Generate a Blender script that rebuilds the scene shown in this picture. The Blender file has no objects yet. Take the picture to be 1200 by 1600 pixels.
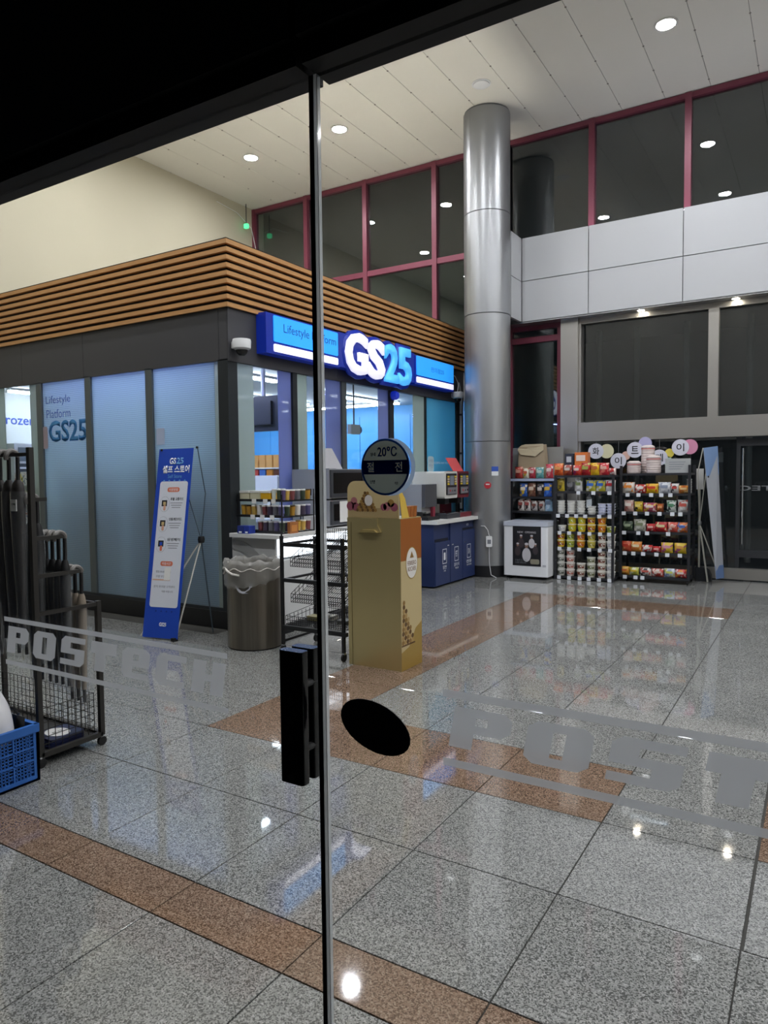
import bpy, bmesh, math, random
from mathutils import Matrix, Vector
R = random.Random(7)
sc = bpy.context.scene
COL = sc.collection
# ------------------------------------------------------------------ camera
H = 1.5
YAW, PITCH, ROLL, F = 0.55167, 0.05315, -0.0107, 1109.25       # 24 mm equivalent phone lens, 1200 x 1600
_f = Vector((-math.sin(YAW)*math.cos(PITCH), math.cos(YAW)*math.cos(PITCH), -math.sin(PITCH)))
_r = Vector((math.cos(YAW), math.sin(YAW), 0)); _u = _r.cross(_f)
RR = math.cos(ROLL)*_r + math.sin(ROLL)*_u
UU = -math.sin(ROLL)*_r + math.cos(ROLL)*_u
cam = bpy.data.cameras.new('camera'); co = bpy.data.objects.new('camera', cam); COL.objects.link(co)
co.matrix_world = Matrix(((RR.x, UU.x, -_f.x, 0), (RR.y, UU.y, -_f.y, 0), (RR.z, UU.z, -_f.z, H), (0, 0, 0, 1)))
cam.sensor_fit = 'VERTICAL'; cam.sensor_height = 24; cam.lens = F/1600*24; cam.clip_start = 0.01
sc.camera = co
# ------------------------------------------------------------------ world, exposure
w = bpy.data.worlds.new('night'); sc.world = w; w.use_nodes = True
w.node_tree.nodes['Background'].inputs[0].default_value = (0.35, 0.45, 0.6, 1)
w.node_tree.nodes['Background'].inputs[1].default_value = 0.006
sc.view_settings.view_transform = 'Standard'; sc.view_settings.look = 'None'
sc.view_settings.exposure = 0.0; sc.view_settings.gamma = 1; sc.view_settings.use_curve_mapping = False
sc.cycles.transparent_max_bounces = 24; sc.cycles.max_bounces = 8; sc.cycles.diffuse_bounces = 4
sc.cycles.glossy_bounces = 4; sc.cycles.transmission_bounces = 8
sc.cycles.sample_clamp_indirect = 4.0; sc.cycles.caustics_reflective = False; sc.cycles.caustics_refractive = False
LAMP = 430.0          # ceiling downlights
ROOF_FILL = 52.0            # unseen strips added on the shop roof to brighten the ceiling
TUBE = 46.0           # tubes inside the shop
# ------------------------------------------------------------------ points in the room
def ray(x, y): return RR*((x-600)/F) - UU*((y-800)/F) + _f
def onz(x, y, z=0.0):
    d = ray(x, y); return Vector((0, 0, H)) + d*((z-H)/d.z)
def onx(x, y, X):
    d = ray(x, y); return Vector((0, 0, H)) + d*(X/d.x)
def ony(x, y, Y):
    d = ray(x, y); return Vector((0, 0, H)) + d*(Y/d.y)
# ------------------------------------------------------------------ materials
def lin(c):
    if isinstance(c, str):
        c = [int(c[i:i+2], 16)/255 for i in (1, 3, 5)]
    return tuple((v/12.92 if v <= .04045 else ((v+.055)/1.055)**2.4) for v in c)
_M = {}
def mat(name, col='#808080', rough=.5, metal=0, spec=.5, em=None, es=0, noise=0, nscale=20, bump=0, bscale=60, coat=0, stretch=None):
    if name in _M: return _M[name]
    m = bpy.data.materials.new(name); m.use_nodes = True; nt = m.node_tree; b = nt.nodes['Principled BSDF']
    c = lin(col)
    b.inputs['Base Color'].default_value = (*c, 1); b.inputs['Roughness'].default_value = rough
    b.inputs['Metallic'].default_value = metal; b.inputs['Specular IOR Level'].default_value = spec
    if coat: b.inputs['Coat Weight'].default_value = coat
    if em: b.inputs['Emission Color'].default_value = (*lin(em), 1); b.inputs['Emission Strength'].default_value = es
    if noise or bump:
        tc = nt.nodes.new('ShaderNodeTexCoord'); src = tc.outputs['Object']
        if stretch:
            mp = nt.nodes.new('ShaderNodeMapping'); mp.inputs['Scale'].default_value = stretch
            nt.links.new(src, mp.inputs[0]); src = mp.outputs[0]
    if noise:
        n = nt.nodes.new('ShaderNodeTexNoise'); n.inputs['Scale'].default_value = nscale; n.inputs['Detail'].default_value = 4
        nt.links.new(src, n.inputs['Vector'])
        mx = nt.nodes.new('ShaderNodeMix'); mx.data_type = 'RGBA'
        mx.inputs[6].default_value = tuple(v*(1-noise) for v in c)+(1,); mx.inputs[7].default_value = tuple(min(1, v*(1+noise)) for v in c)+(1,)
        nt.links.new(n.outputs['Fac'], mx.inputs[0]); nt.links.new(mx.outputs[2], b.inputs['Base Color'])
    if bump:
        n = nt.nodes.new('ShaderNodeTexNoise'); n.inputs['Scale'].default_value = bscale; nt.links.new(src, n.inputs['Vector'])
        bp = nt.nodes.new('ShaderNodeBump'); bp.inputs['Strength'].default_value = bump; bp.inputs['Distance'].default_value = .01
        nt.links.new(n.outputs['Fac'], bp.inputs['Height']); nt.links.new(bp.outputs[0], b.inputs['Normal'])
    _M[name] = m; return m
def schlick(nt, r0):
    lw = nt.nodes.new('ShaderNodeLayerWeight'); lw.inputs[0].default_value = .5
    p = nt.nodes.new('ShaderNodeMath'); p.operation = 'POWER'; p.inputs[1].default_value = 5; nt.links.new(lw.outputs['Facing'], p.inputs[0])
    q = nt.nodes.new('ShaderNodeMath'); q.operation = 'MULTIPLY_ADD'; q.inputs[1].default_value = 1-r0; q.inputs[2].default_value = r0
    nt.links.new(p.outputs[0], q.inputs[0]); return q
def glass(name, tint=(1, 1, 1), ior=1.45, rough=0.0, dirt=0.0, minrefl=0.0):
    if name in _M: return _M[name]
    m = bpy.data.materials.new(name); m.use_nodes = True; nt = m.node_tree; nt.nodes.remove(nt.nodes['Principled BSDF'])
    t = nt.nodes.new('ShaderNodeBsdfTransparent'); t.inputs[0].default_value = (*tint, 1)
    g = nt.nodes.new('ShaderNodeBsdfGlossy'); g.inputs['Roughness'].default_value = rough
    fr = schlick(nt, ((ior-1)/(ior+1))**2)
    mx = nt.nodes.new('ShaderNodeMixShader'); nt.links.new(fr.outputs[0], mx.inputs[0])
    nt.links.new(t.outputs[0], mx.inputs[1]); nt.links.new(g.outputs[0], mx.inputs[2]); last = mx
    if dirt:
        d = nt.nodes.new('ShaderNodeBsdfDiffuse'); d.inputs[0].default_value = (.6, .65, .62, 1)
        tc = nt.nodes.new('ShaderNodeTexCoord'); n = nt.nodes.new('ShaderNodeTexNoise'); n.inputs['Scale'].default_value = 1.3; n.inputs['Detail'].default_value = 6
        nt.links.new(tc.outputs['Object'], n.inputs['Vector'])
        ml = nt.nodes.new('ShaderNodeMath'); ml.operation = 'MULTIPLY'; ml.inputs[1].default_value = dirt; nt.links.new(n.outputs['Fac'], ml.inputs[0])
        m2 = nt.nodes.new('ShaderNodeMixShader'); nt.links.new(ml.outputs[0], m2.inputs[0])
        nt.links.new(mx.outputs[0], m2.inputs[1]); nt.links.new(d.outputs[0], m2.inputs[2]); last = m2
    nt.links.new(last.outputs[0], nt.nodes['Material Output'].inputs[0]); _M[name] = m; return m
def film(name, col, trans=.5, clear=0.0, ribs=0.0, gloss=.08):
    """frosted film on glass: scatters light from both sides, lets a share through unscattered"""
    if name in _M: return _M[name]
    m = bpy.data.materials.new(name); m.use_nodes = True; nt = m.node_tree; nt.nodes.remove(nt.nodes['Principled BSDF'])
    c = (*lin(col), 1)
    d = nt.nodes.new('ShaderNodeBsdfDiffuse'); d.inputs[0].default_value = c
    t = nt.nodes.new('ShaderNodeBsdfTranslucent'); t.inputs[0].default_value = c
    a = nt.nodes.new('ShaderNodeMixShader'); a.inputs[0].default_value = trans
    nt.links.new(d.outputs[0], a.inputs[1]); nt.links.new(t.outputs[0], a.inputs[2]); last = a
    if ribs:
        tc = nt.nodes.new('ShaderNodeNewGeometry'); wv = nt.nodes.new('ShaderNodeTexWave'); wv.bands_direction = 'Z'
        wv.inputs['Scale'].default_value = .314/ribs; wv.inputs['Distortion'].default_value = 0
        nt.links.new(tc.outputs['Position'], wv.inputs['Vector'])
        rp = nt.nodes.new('ShaderNodeValToRGB'); rp.color_ramp.elements[0].position = .02; rp.color_ramp.elements[1].position = .35
        rp.color_ramp.elements[0].color = tuple(v*.78 for v in c[:3])+(1,); rp.color_ramp.elements[1].color = c
        nt.links.new(wv.outputs['Fac'], rp.inputs[0])
        nt.links.new(rp.outputs[0], d.inputs[0]); nt.links.new(rp.outputs[0], t.inputs[0])
    if clear:
        tr = nt.nodes.new('ShaderNodeBsdfTransparent'); b = nt.nodes.new('ShaderNodeMixShader'); b.inputs[0].default_value = clear
        nt.links.new(last.outputs[0], b.inputs[1]); nt.links.new(tr.outputs[0], b.inputs[2]); last = b
    if gloss:
        g = nt.nodes.new('ShaderNodeBsdfGlossy'); g.inputs['Roughness'].default_value = .08
        fr = schlick(nt, .03)
        b = nt.nodes.new('ShaderNodeMixShader'); nt.links.new(fr.outputs[0], b.inputs[0]); nt.links.new(last.outputs[0], b.inputs[1]); nt.links.new(g.outputs[0], b.inputs[2]); last = b
    nt.links.new(last.outputs[0], nt.nodes['Material Output'].inputs[0]); _M[name] = m; return m
def granite(name, dark, mid, light, rough):
    m = bpy.data.materials.new(name); m.use_nodes = True; nt = m.node_tree; b = nt.nodes['Principled BSDF']
    g = nt.nodes.new('ShaderNodeNewGeometry')
    v = nt.nodes.new('ShaderNodeTexVoronoi'); v.inputs['Scale'].default_value = 230
    nt.links.new(g.outputs['Position'], v.inputs['Vector'])
    n = nt.nodes.new('ShaderNodeTexNoise'); n.inputs['Scale'].default_value = 1.7; n.inputs['Detail'].default_value = 3
    nt.links.new(g.outputs['Position'], n.inputs['Vector'])
    sp = nt.nodes.new('ShaderNodeSeparateColor'); nt.links.new(v.outputs['Color'], sp.inputs[0])
    rp = nt.nodes.new('ShaderNodeValToRGB'); e = rp.color_ramp.elements
    e[0].position = .0; e[0].color = (*lin(dark), 1); e[1].position = 1; e[1].color = (*lin(light), 1)
    k = e.new(.28); k.color = (*lin(dark), 1); k = e.new(.42); k.color = (*lin(mid), 1); k = e.new(.72); k.color = (*lin(mid), 1)
    nt.links.new(sp.outputs[0], rp.inputs[0])
    mx = nt.nodes.new('ShaderNodeMix'); mx.data_type = 'RGBA'; mx.blend_type = 'MULTIPLY'; mx.inputs[0].default_value = .35
    r2 = nt.nodes.new('ShaderNodeValToRGB'); r2.color_ramp.elements[0].position = .3; r2.color_ramp.elements[0].color = (.6, .6, .6, 1); r2.color_ramp.elements[1].position = .7
    nt.links.new(n.outputs['Fac'], r2.inputs[0]); nt.links.new(rp.outputs[0], mx.inputs[6]); nt.links.new(r2.outputs[0], mx.inputs[7])
    nt.links.new(mx.outputs[2], b.inputs['Base Color'])
    n2 = nt.nodes.new('ShaderNodeTexNoise'); n2.inputs['Scale'].default_value = 3.5; n2.inputs['Detail'].default_value = 5
    nt.links.new(g.outputs['Position'], n2.inputs['Vector'])
    mr = nt.nodes.new('ShaderNodeMapRange'); mr.inputs[1].default_value = .3; mr.inputs[2].default_value = .75; mr.inputs[3].default_value = rough*.7; mr.inputs[4].default_value = rough*1.8
    nt.links.new(n2.outputs['Fac'], mr.inputs[0]); nt.links.new(mr.outputs[0], b.inputs['Roughness'])
    b.inputs['Specular IOR Level'].default_value = .95
    _M[name] = m; return m
def printed(name, a, b_, c, scale=14):
    """glossy packaging with patches of three printed inks"""
    if name in _M: return _M[name]
    m = bpy.data.materials.new(name); m.use_nodes = True; nt = m.node_tree; b = nt.nodes['Principled BSDF']
    tc = nt.nodes.new('ShaderNodeTexCoord'); n = nt.nodes.new('ShaderNodeTexNoise'); n.inputs['Scale'].default_value = scale; n.inputs['Detail'].default_value = 1.5
    nt.links.new(tc.outputs['Object'], n.inputs['Vector'])
    rp = nt.nodes.new('ShaderNodeValToRGB'); rp.color_ramp.interpolation = 'CONSTANT'; e = rp.color_ramp.elements
    e[0].position = 0; e[0].color = (*lin(b_), 1); e[1].position = .42; e[1].color = (*lin(a), 1); k = e.new(.6); k.color = (*lin(c), 1)
    nt.links.new(n.outputs['Fac'], rp.inputs[0]); nt.links.new(rp.outputs[0], b.inputs['Base Color'])
    b.inputs['Roughness'].default_value = .28
    _M[name] = m; return m
# ------------------------------------------------------------------ mesh builder
class MB:
    def __init__(s): s.v = []; s.f = []
    def add(s, vs, fs):
        k = len(s.v); s.v += [tuple(p) for p in vs]; s.f += [tuple(i+k for i in f) for f in fs]; return s
    def box(s, x0, x1, y0, y1, z0, z1):
        if x0 > x1: x0, x1 = x1, x0
        if y0 > y1: y0, y1 = y1, y0
        if z0 > z1: z0, z1 = z1, z0
        return s.add([(x0, y0, z0), (x1, y0, z0), (x1, y1, z0), (x0, y1, z0), (x0, y0, z1), (x1, y0, z1), (x1, y1, z1), (x0, y1, z1)],
                     [(0, 3, 2, 1), (4, 5, 6, 7), (0, 1, 5, 4), (1, 2, 6, 5), (2, 3, 7, 6), (3, 0, 4, 7)])
    def cbox(s, x0, x1, y0, y1, z0, z1, c):
        """box with chamfered top edges (tile, lid)"""
        return s.add([(x0, y0, z0), (x1, y0, z0), (x1, y1, z0), (x0, y1, z0), (x0, y0, z1-c), (x1, y0, z1-c), (x1, y1, z1-c), (x0, y1, z1-c),
                      (x0+c, y0+c, z1), (x1-c, y0+c, z1), (x1-c, y1-c, z1), (x0+c, y1-c, z1)],
                     [(0, 3, 2, 1), (8, 9, 10, 11)] + [(i, (i+1) % 4, 4+(i+1) % 4, 4+i) for i in range(4)] + [(4+i, 4+(i+1) % 4, 8+(i+1) % 4, 8+i) for i in range(4)])
    def rbox(s, x0, x1, y0, y1, z0, z1, r, axis='z', n=4):
        """box with edges rounded around one axis"""
        def rr(a0, a1, b0, b1):
            p = []
            for (cx, cy, st) in ((a1-r, b1-r, 0), (a0+r, b1-r, 90), (a0+r, b0+r, 180), (a1-r, b0+r, 270)):
                for i in range(n+1):
                    t = math.radians(st+90*i/n); p.append((cx+r*math.cos(t), cy+r*math.sin(t)))
            return p
        if axis == 'z': return s.prism(rr(x0, x1, y0, y1), lambda a, b, t: (a, b, t), z0, z1)
        if axis == 'y': return s.prism(rr(x0, x1, z0, z1), lambda a, b, t: (a, t, b), y1, y0)
        return s.prism(rr(y0, y1, z0, z1), lambda a, b, t: (t, a, b), x0, x1)
    def prism(s, poly, fn, t0, t1):
        n = len(poly)
        return s.add([fn(a, b, t0) for a, b in poly]+[fn(a, b, t1) for a, b in poly],
                     [tuple(range(n-1, -1, -1)), tuple(range(n, 2*n))]+[(i, (i+1) % n, n+(i+1) % n, n+i) for i in range(n)])
    def lathe(s, prof, c, n=16, axis='z', caps=True):
        """profile of (radius, height) turned about an axis through c"""
        k = len(s.v); m = len(prof)
        for rad, h in prof:
            for i in range(n):
                t = 2*math.pi*i/n; a, b = rad*math.cos(t), rad*math.sin(t)
                p = (a, b, h) if axis == 'z' else ((a, h, b) if axis == 'y' else (h, a, b))
                s.v.append((c[0]+p[0], c[1]+p[1], c[2]+p[2]))
        for j in range(m-1):
            for i in range(n): s.f.append((k+j*n+i, k+j*n+(i+1) % n, k+(j+1)*n+(i+1) % n, k+(j+1)*n+i))
        if caps:
            s.f.append(tuple(k+i for i in range(n-1, -1, -1))); s.f.append(tuple(k+(m-1)*n+i for i in range(n)))
        return s
    def tube(s, pts, r, n=6, r1=None):
        pts = [Vector(p) for p in pts]; k = len(s.v); m = len(pts); up = Vector((0, 0, 1)); pa = None
        for j, p in enumerate(pts):
            d = (pts[min(j+1, m-1)]-pts[max(j-1, 0)]).normalized()
            a = d.cross(up) if pa is None else (pa - d*pa.dot(d))
            if a.length < 1e-4: a = d.cross(Vector((1, 0, 0)))
            a.normalize(); pa = a; b = d.cross(a)
            rad = r if r1 is None else r+(r1-r)*j/(m-1)
            for i in range(n):
                t = 2*math.pi*i/n; s.v.append(tuple(p+a*(rad*math.cos(t))+b*(rad*math.sin(t))))
        for j in range(m-1):
            for i in range(n): s.f.append((k+j*n+i, k+j*n+(i+1) % n, k+(j+1)*n+(i+1) % n, k+(j+1)*n+i))
        s.f.append(tuple(k+i for i in range(n-1, -1, -1))); s.f.append(tuple(k+(m-1)*n+i for i in range(n))); return s
    def bar(s, p, q, wd, up=(0, 0, 1)):
        """square bar from p to q"""
        p, q = Vector(p), Vector(q); d = (q-p).normalized(); a = d.cross(Vector(up))
        if a.length < 1e-4: a = d.cross(Vector((1, 0, 0)))
        a.normalize(); b = d.cross(a); h = wd/2
        vs = [tuple(o+a*(h*x)+b*(h*y)) for o in (p, q) for x, y in ((-1, -1), (1, -1), (1, 1), (-1, 1))]
        return s.add(vs, [(3, 2, 1, 0), (4, 5, 6, 7)]+[(i, (i+1) % 4, 4+(i+1) % 4, 4+i) for i in range(4)])
    def bag(s, w, h, d, n=6, seed=0):
        """filled pillow bag standing on z=0, flat sealed ends, facing -y"""
        rr = random.Random(seed); k = len(s.v); m = 7
        for j in range(m):
            t = j/(m-1); z = h*t; bulge = max(0.0, math.sin(math.pi*min(1, max(0, (t-.06)/.84))))**.6
            for i in range(2*n):
                a = 2*math.pi*i/(2*n); ww = w/2*(1-.06*bulge+.04*(t > .9)); x = ww*math.cos(a)
                y = -d/2*math.sin(a)*bulge*(1+.15*rr.uniform(-1, 1)) - (0.004*math.sin(a))
                s.v.append((x, y, z+.004*rr.uniform(-1, 1)*(0 < j < m-1)))
        for j in range(m-1):
            for i in range(2*n): s.f.append((k+j*2*n+i, k+(j+1)*2*n+i, k+(j+1)*2*n+(i+1) % (2*n), k+j*2*n+(i+1) % (2*n)))
        s.f.append(tuple(k+i for i in range(2*n))); s.f.append(tuple(k+(m-1)*2*n+i for i in range(2*n-1, -1, -1))); return s
    def move(s, dx, dy, dz, rz=0):
        c, q = math.cos(rz), math.sin(rz)
        s.v = [(x*c-y*q+dx, x*q+y*c+dy, z+dz) for x, y, z in s.v]; return s
    def build(s, name, m, parent=None, smooth=False, world=True, kind=None):
        me = bpy.data.meshes.new(name)
        vs = s.v
        if parent is not None and world:
            inv = mw(parent).inverted(); vs = [tuple(inv @ Vector(p)) for p in vs]
        me.from_pydata(vs, [], s.f); me.update()
        bm = bmesh.new(); bm.from_mesh(me); bmesh.ops.recalc_face_normals(bm, faces=bm.faces); bm.to_mesh(me); bm.free()
        if smooth:
            me.polygons.foreach_set('use_smooth', [True]*len(me.polygons))
            me.set_sharp_from_angle(angle=math.radians(40))
        me.materials.append(m)
        o = bpy.data.objects.new(name, me); COL.objects.link(o); o.parent = parent
        if kind: o['kind'] = kind
        return o
def mw(o): return (mw(o.parent) @ o.matrix_basis) if o.parent else o.matrix_basis.copy()
def tag(o, label, cat, group=None):
    o['label'] = label; o['category'] = cat
    if group: o['group'] = group
    return o
def thing(name, label, cat, loc, rz=0, group=None):
    o = bpy.data.objects.new(name, None); COL.objects.link(o); o.location = loc; o.rotation_euler = (0, 0, rz); o.empty_display_size = .1
    return tag(o, label, cat, group)
def mesh_thing(o, label, cat, group=None):
    """re-origin a top-level mesh to its base so the object stands where it is"""
    vs = [v.co for v in o.data.vertices]; c = Vector(((min(v.x for v in vs)+max(v.x for v in vs))/2, (min(v.y for v in vs)+max(v.y for v in vs))/2, min(v.z for v in vs)))
    o.data.transform(Matrix.Translation(-c)); o.location = c
    return tag(o, label, cat, group)
def struct(o): o['kind'] = 'structure'; return o
FY = (Vector((1, 0, 0)), Vector((0, 0, 1)))        # faces -Y (towards the doors)
FX = (Vector((0, 1, 0)), Vector((0, 0, 1)))        # faces +X (towards the hall)
def text(s, c, w, h, m, parent, face=FY, name='lettering', bold=0.0, depth=.0006, slant=0, res=3, keep=False):
    cu = bpy.data.curves.new('t', 'FONT'); cu.body = s; cu.resolution_u = res; cu.extrude = 0.0; cu.offset = bold; cu.shear = slant
    t = bpy.data.objects.new('t', cu); COL.objects.link(t)
    dg = bpy.context.evaluated_depsgraph_get(); me = bpy.data.meshes.new_from_object(t.evaluated_get(dg))
    bpy.data.objects.remove(t); bpy.data.curves.remove(cu)
    xs = [v.co.x for v in me.vertices]; ys = [v.co.y for v in me.vertices]
    x0, x1, y0, y1 = min(xs), max(xs), min(ys), max(ys)
    sx = w/(x1-x0); sy = h/(y1-y0)
    if keep: sx = sy = min(sx, sy)
    a, b = face; a = Vector(a).normalized(); b = Vector(b).normalized(); n = a.cross(b); c = Vector(c)
    bm = bmesh.new(); bm.from_mesh(me)
    for v in bm.verts: v.co = c + a*((v.co.x-(x0+x1)/2)*sx) + b*((v.co.y-(y0+y1)/2)*sy)
    bmesh.ops.remove_doubles(bm, verts=bm.verts, dist=1e-6)
    r = bmesh.ops.extrude_face_region(bm, geom=bm.faces[:])
    for v in [g for g in r['geom'] if isinstance(g, bmesh.types.BMVert)]: v.co += n*depth
    bmesh.ops.recalc_face_normals(bm, faces=bm.faces)
    if parent is not None: bm.transform(mw(parent).inverted())
    bm.to_mesh(me); bm.free(); me.materials.clear(); me.materials.append(m)
    o = bpy.data.objects.new(name, me); COL.objects.link(o); o.parent = parent; return o
def plate(c, w, h, d, face=FY, r=0, n=5):
    """thin plate centred at c (its back), w along face right, h along face up, d along the normal"""
    a, b = Vector(face[0]).normalized(), Vector(face[1]).normalized(); nn = a.cross(b); c = Vector(c)
    if r:
        p = []
        for (cx, cy, st) in ((w/2-r, h/2-r, 0), (-w/2+r, h/2-r, 90), (-w/2+r, -h/2+r, 180), (w/2-r, -h/2+r, 270)):
            for i in range(n+1):
                t = math.radians(st+90*i/n); p.append((cx+r*math.cos(t), cy+r*math.sin(t)))
    else: p = [(w/2, h/2), (-w/2, h/2), (-w/2, -h/2), (w/2, -h/2)]
    return MB().prism(p, lambda x, y, t: tuple(c+a*x+b*y+nn*t), 0, d)
def disc(c, rx, rz_, d, face=FY, n=28, tilt=0):
    a, b = Vector(face[0]).normalized(), Vector(face[1]).normalized(); nn = a.cross(b); c = Vector(c)
    ct, st = math.cos(tilt), math.sin(tilt); p = []
    for i in range(n):
        t = 2*math.pi*i/n; x, y = rx*math.cos(t), rz_*math.sin(t); p.append((x*ct-y*st, x*st+y*ct))
    return MB().prism(p, lambda x, y, t: tuple(c+a*x+b*y+nn*t), 0, d)
def polyplate(pts, d):
    """flat plate through ordered 3-D points, given a thickness"""
    pts = [Vector(p) for p in pts]; n = (pts[1]-pts[0]).cross(pts[2]-pts[0]).normalized(); k = len(pts)
    return MB().add([tuple(p) for p in pts]+[tuple(p+n*d) for p in pts], [tuple(range(k-1, -1, -1)), tuple(range(k, 2*k))]+[(i, (i+1) % k, k+(i+1) % k, k+i) for i in range(k)])
# common materials
black = mat('black powder coat', '#17181b', .45)
blackgl = mat('black gloss', '#060708', .18)
darkgrey = mat('dark grey steel', '#3a3c40', .4, .3)
steel = mat('brushed stainless', '#b3b0ab', .34, .75, bump=.02, bscale=40)
chrome = mat('chrome', '#cfd2d6', .12, 1)
white = mat('white plastic', '#e9eaec', .4)
whitegl = mat('white enamel', '#f1f3f8', .18)
paper = mat('white paper', '#e8e8e6', .8)
ink = mat('dark ink', '#22252c', .7)
inkg = mat('grey ink', '#7b7f88', .7)
rubber = mat('black rubber', '#0d0d0e', .7)
navy = mat('navy laminate', '#2c3a66', .4)
blueprint = mat('blue print', '#1c47b4', .45)
whiteprint = mat('white print', '#eef0f5', .55)
maroon = mat('maroon aluminium', '#7a3a4c', .38, .15)
wood = mat('oiled timber', '#bb8a55', .5, noise=.25, nscale=6, stretch=(1, 1, 6))
# ================================================================== STRUCTURE
XL, XR, YF, YN, ZC = -9.5, 6.0, 10.7, 0.85, 6.65
# floor -------------------------------------------------------------
grey_g = granite('grey granite', '#585958', '#8d8e8c', '#b0b0ae', .034)
rust_g = granite('rust granite', '#5c493b', '#866f5f', '#a69280', .042)
grout = mat('dark grout', '#3a3936', .8)
floor = struct(MB().box(XL, XR, .2, YF+.3, -.3, -.006).build('floor', grout))
xs = [-.773-.5865*k for k in range(-11, 16)]; xs = sorted(x for x in xs if XL-.3 < x < XR)
ys = [.98, 1.59, 1.80, 2.405, 3.01] + [3.01+.607*k for k in range(1, 13)] + [10.86]
rest = MB(); cells = []
for i in range(len(xs)-1):
    for j in range(len(ys)-1):
        x0, x1, y0, y1 = xs[i], xs[i+1], ys[j], ys[j+1]
        cx, cy = (x0+x1)/2, (y0+y1)/2
        loop = lambda a: (a < cx < a+2.35 and (3.01 < cy < 3.617 or 7.86 < cy < 8.48)) or (a < cx < a+.587 and 3.01 < cy < 8.48)
        rust = (1.59 < cy < 1.80) or loop(-3.118) or loop(-.19)
        v = Vector((cx, cy, -H)); q = Vector((v.dot(RR), v.dot(UU), v.dot(_f))); seen = q.z > .3 and abs(q.x/q.z) < .66 and abs(q.y/q.z) < .85
        if cx < -4.9 and cy > 5.1: continue
        cells.append((not seen, v.length, x0, x1, y0, y1, rust))
cells.sort()
for k, (hid, ln, x0, x1, y0, y1, rust) in enumerate(cells):
    g = .0025 if abs(x0+.1865) > .01 else .008
    dz = R.uniform(-.0004, .0004)
    if not hid and k < 290:
        MB().cbox(x0+g, x1-.0025, y0+.0025, y1-.0025, -.0055, dz, .0012).build('tile', rust_g if rust else grey_g, floor)
    else: rest.cbox(x0+.0025, x1-.0025, y0+.0025, y1-.0025, -.0055, dz, .0012)
rest.build('paving', grey_g, floor, kind='stuff')
MB().box(XL, -4.85, 5.1, YF, -.0058, -.001).build('shop_vinyl', mat('pale vinyl', '#b9bbb8', .4), floor)
# ceiling -----------------------------------------------------------
ceil_m = mat('painted ceiling panel', '#e9e6dd', .55, noise=.03, nscale=2)
ceil_d = mat('ceiling void', '#6a6862', .9)
ceiling = struct(MB().box(XL-.2, XR+.2, .2, YF+.3, ZC+.012, ZC+.3).build('ceiling', ceil_d))
x = -9.5; edges = []
k = 0
while x < XR: edges.append(x); x = -9.44+.5775*(k+1); k += 1
riv = MB()
for a, b in zip(edges, edges[1:]+[XR]):
    y0 = YN
    MB().box(a+.003, b-.003, YN-.3, YF+.02, ZC, ZC+.01).build('panel', ceil_m, ceiling)
    y = 1.3
    while y < YF:
        riv.lathe([(.014, 0), (.010, -.006)], (a, y, ZC), 6); y += .612
riv.build('rivet', mat('dull rivet', '#8d8a82', .5), ceiling, kind='stuff')
# walls -------------------------------------------------------------
cream = mat('cream plaster', '#bfb9a4', .75, noise=.03, nscale=1.5)
struct(MB().box(XL-.2, XL, .2, YF+.3, 0, ZC+.02).build('wall_left', cream))
struct(MB().box(XR, XR+.2, .2, YF+.3, 0, ZC+.02).build('wall_right', mat('pale hall wall', '#c8c6c0', .7)))
# far wall: bulkhead clad with aluminium panels, turning the corner behind the column
clad = mat('pale aluminium cladding', '#c3c5c9', .42, .1)
joint = mat('panel joint', '#77797d', .7)
wf = struct(MB().box(-4.6, XR, 10.43, 10.68, 3.80, 5.00).build('wall_far', joint))
for a, b in ((-3.91, -2.905), (-2.905, -1.635), (-1.635, -.36), (-.36, .92), (.92, 2.2), (2.2, 3.5), (3.5, 4.8), (4.8, 6.0)):
    for z0, z1 in ((3.78, 4.385), (4.385, 5.03)):
        MB().box(a+.006, b-.006, 10.40, 10.445, z0+.006, z1-.006).build('panel', clad, wf)
for z0, z1 in ((3.78, 4.385), (4.385, 5.03)):
    MB().box(-3.96, -3.915, 9.98, 10.395, z0+.006, z1-.006).build('panel', clad, wf)
MB().box(-4.55, -3.93, 10.0, 10.43, 3.82, 5.0).build('return_core', joint, wf)
MB().box(-4.6, XR, 10.42, 10.69, 3.765, 3.80).build('soffit', mat('steel soffit', '#b9babd', .25, .8), wf)
# maroon window frames -----------------------------------------------
pane_m = glass('night window glass', (.75, .8, .8), 2.05, 0, dirt=.03)
def win(n, x0, x1, z0, z1, mull, trans=(), wd=.085, y=YF, sides=(True, True)):
    o = struct(MB().box(x0, x1, y-.03, y+.08, z1-.07, z1).box(x0, x1, y-.03, y+.08, z0, z0+.06).build('window_%d' % n, maroon))
    e = [x0]+list(mull)+[x1]
    for i, m_ in enumerate(e):
        if (i == 0 and not sides[0]) or (i == len(e)-1 and not sides[1]): continue
        MB().box(m_-wd/2, m_+wd/2, y-.045, y+.08, z0, z1).build('mullion', maroon, o)
    zs = [z0]+list(trans)+[z1]
    for t in trans: MB().box(x0, x1, y-.03, y+.07, t-.045, t+.045).build('transom', maroon, o)
    for a, b in zip(e, e[1:]):
        for c, d in zip(zs, zs[1:]):
            MB().box(a+wd/2, b-wd/2, y+.02, y+.032, c+.04, d-.04).build('pane', pane_m, o)
    return o
win(1, -9.48, -4.25, 0.02, 6.64, (-8.2, -6.9, -5.53), (5.02, 3.55))
win(2, -4.25, 5.9, 5.03, 6.64, (-2.94, -1.63, -.33, .97, 2.27, 3.6, 4.9))
win(3, -4.22, -3.40, 0.02, 3.77, (), (3.55, 1.72))
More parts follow.
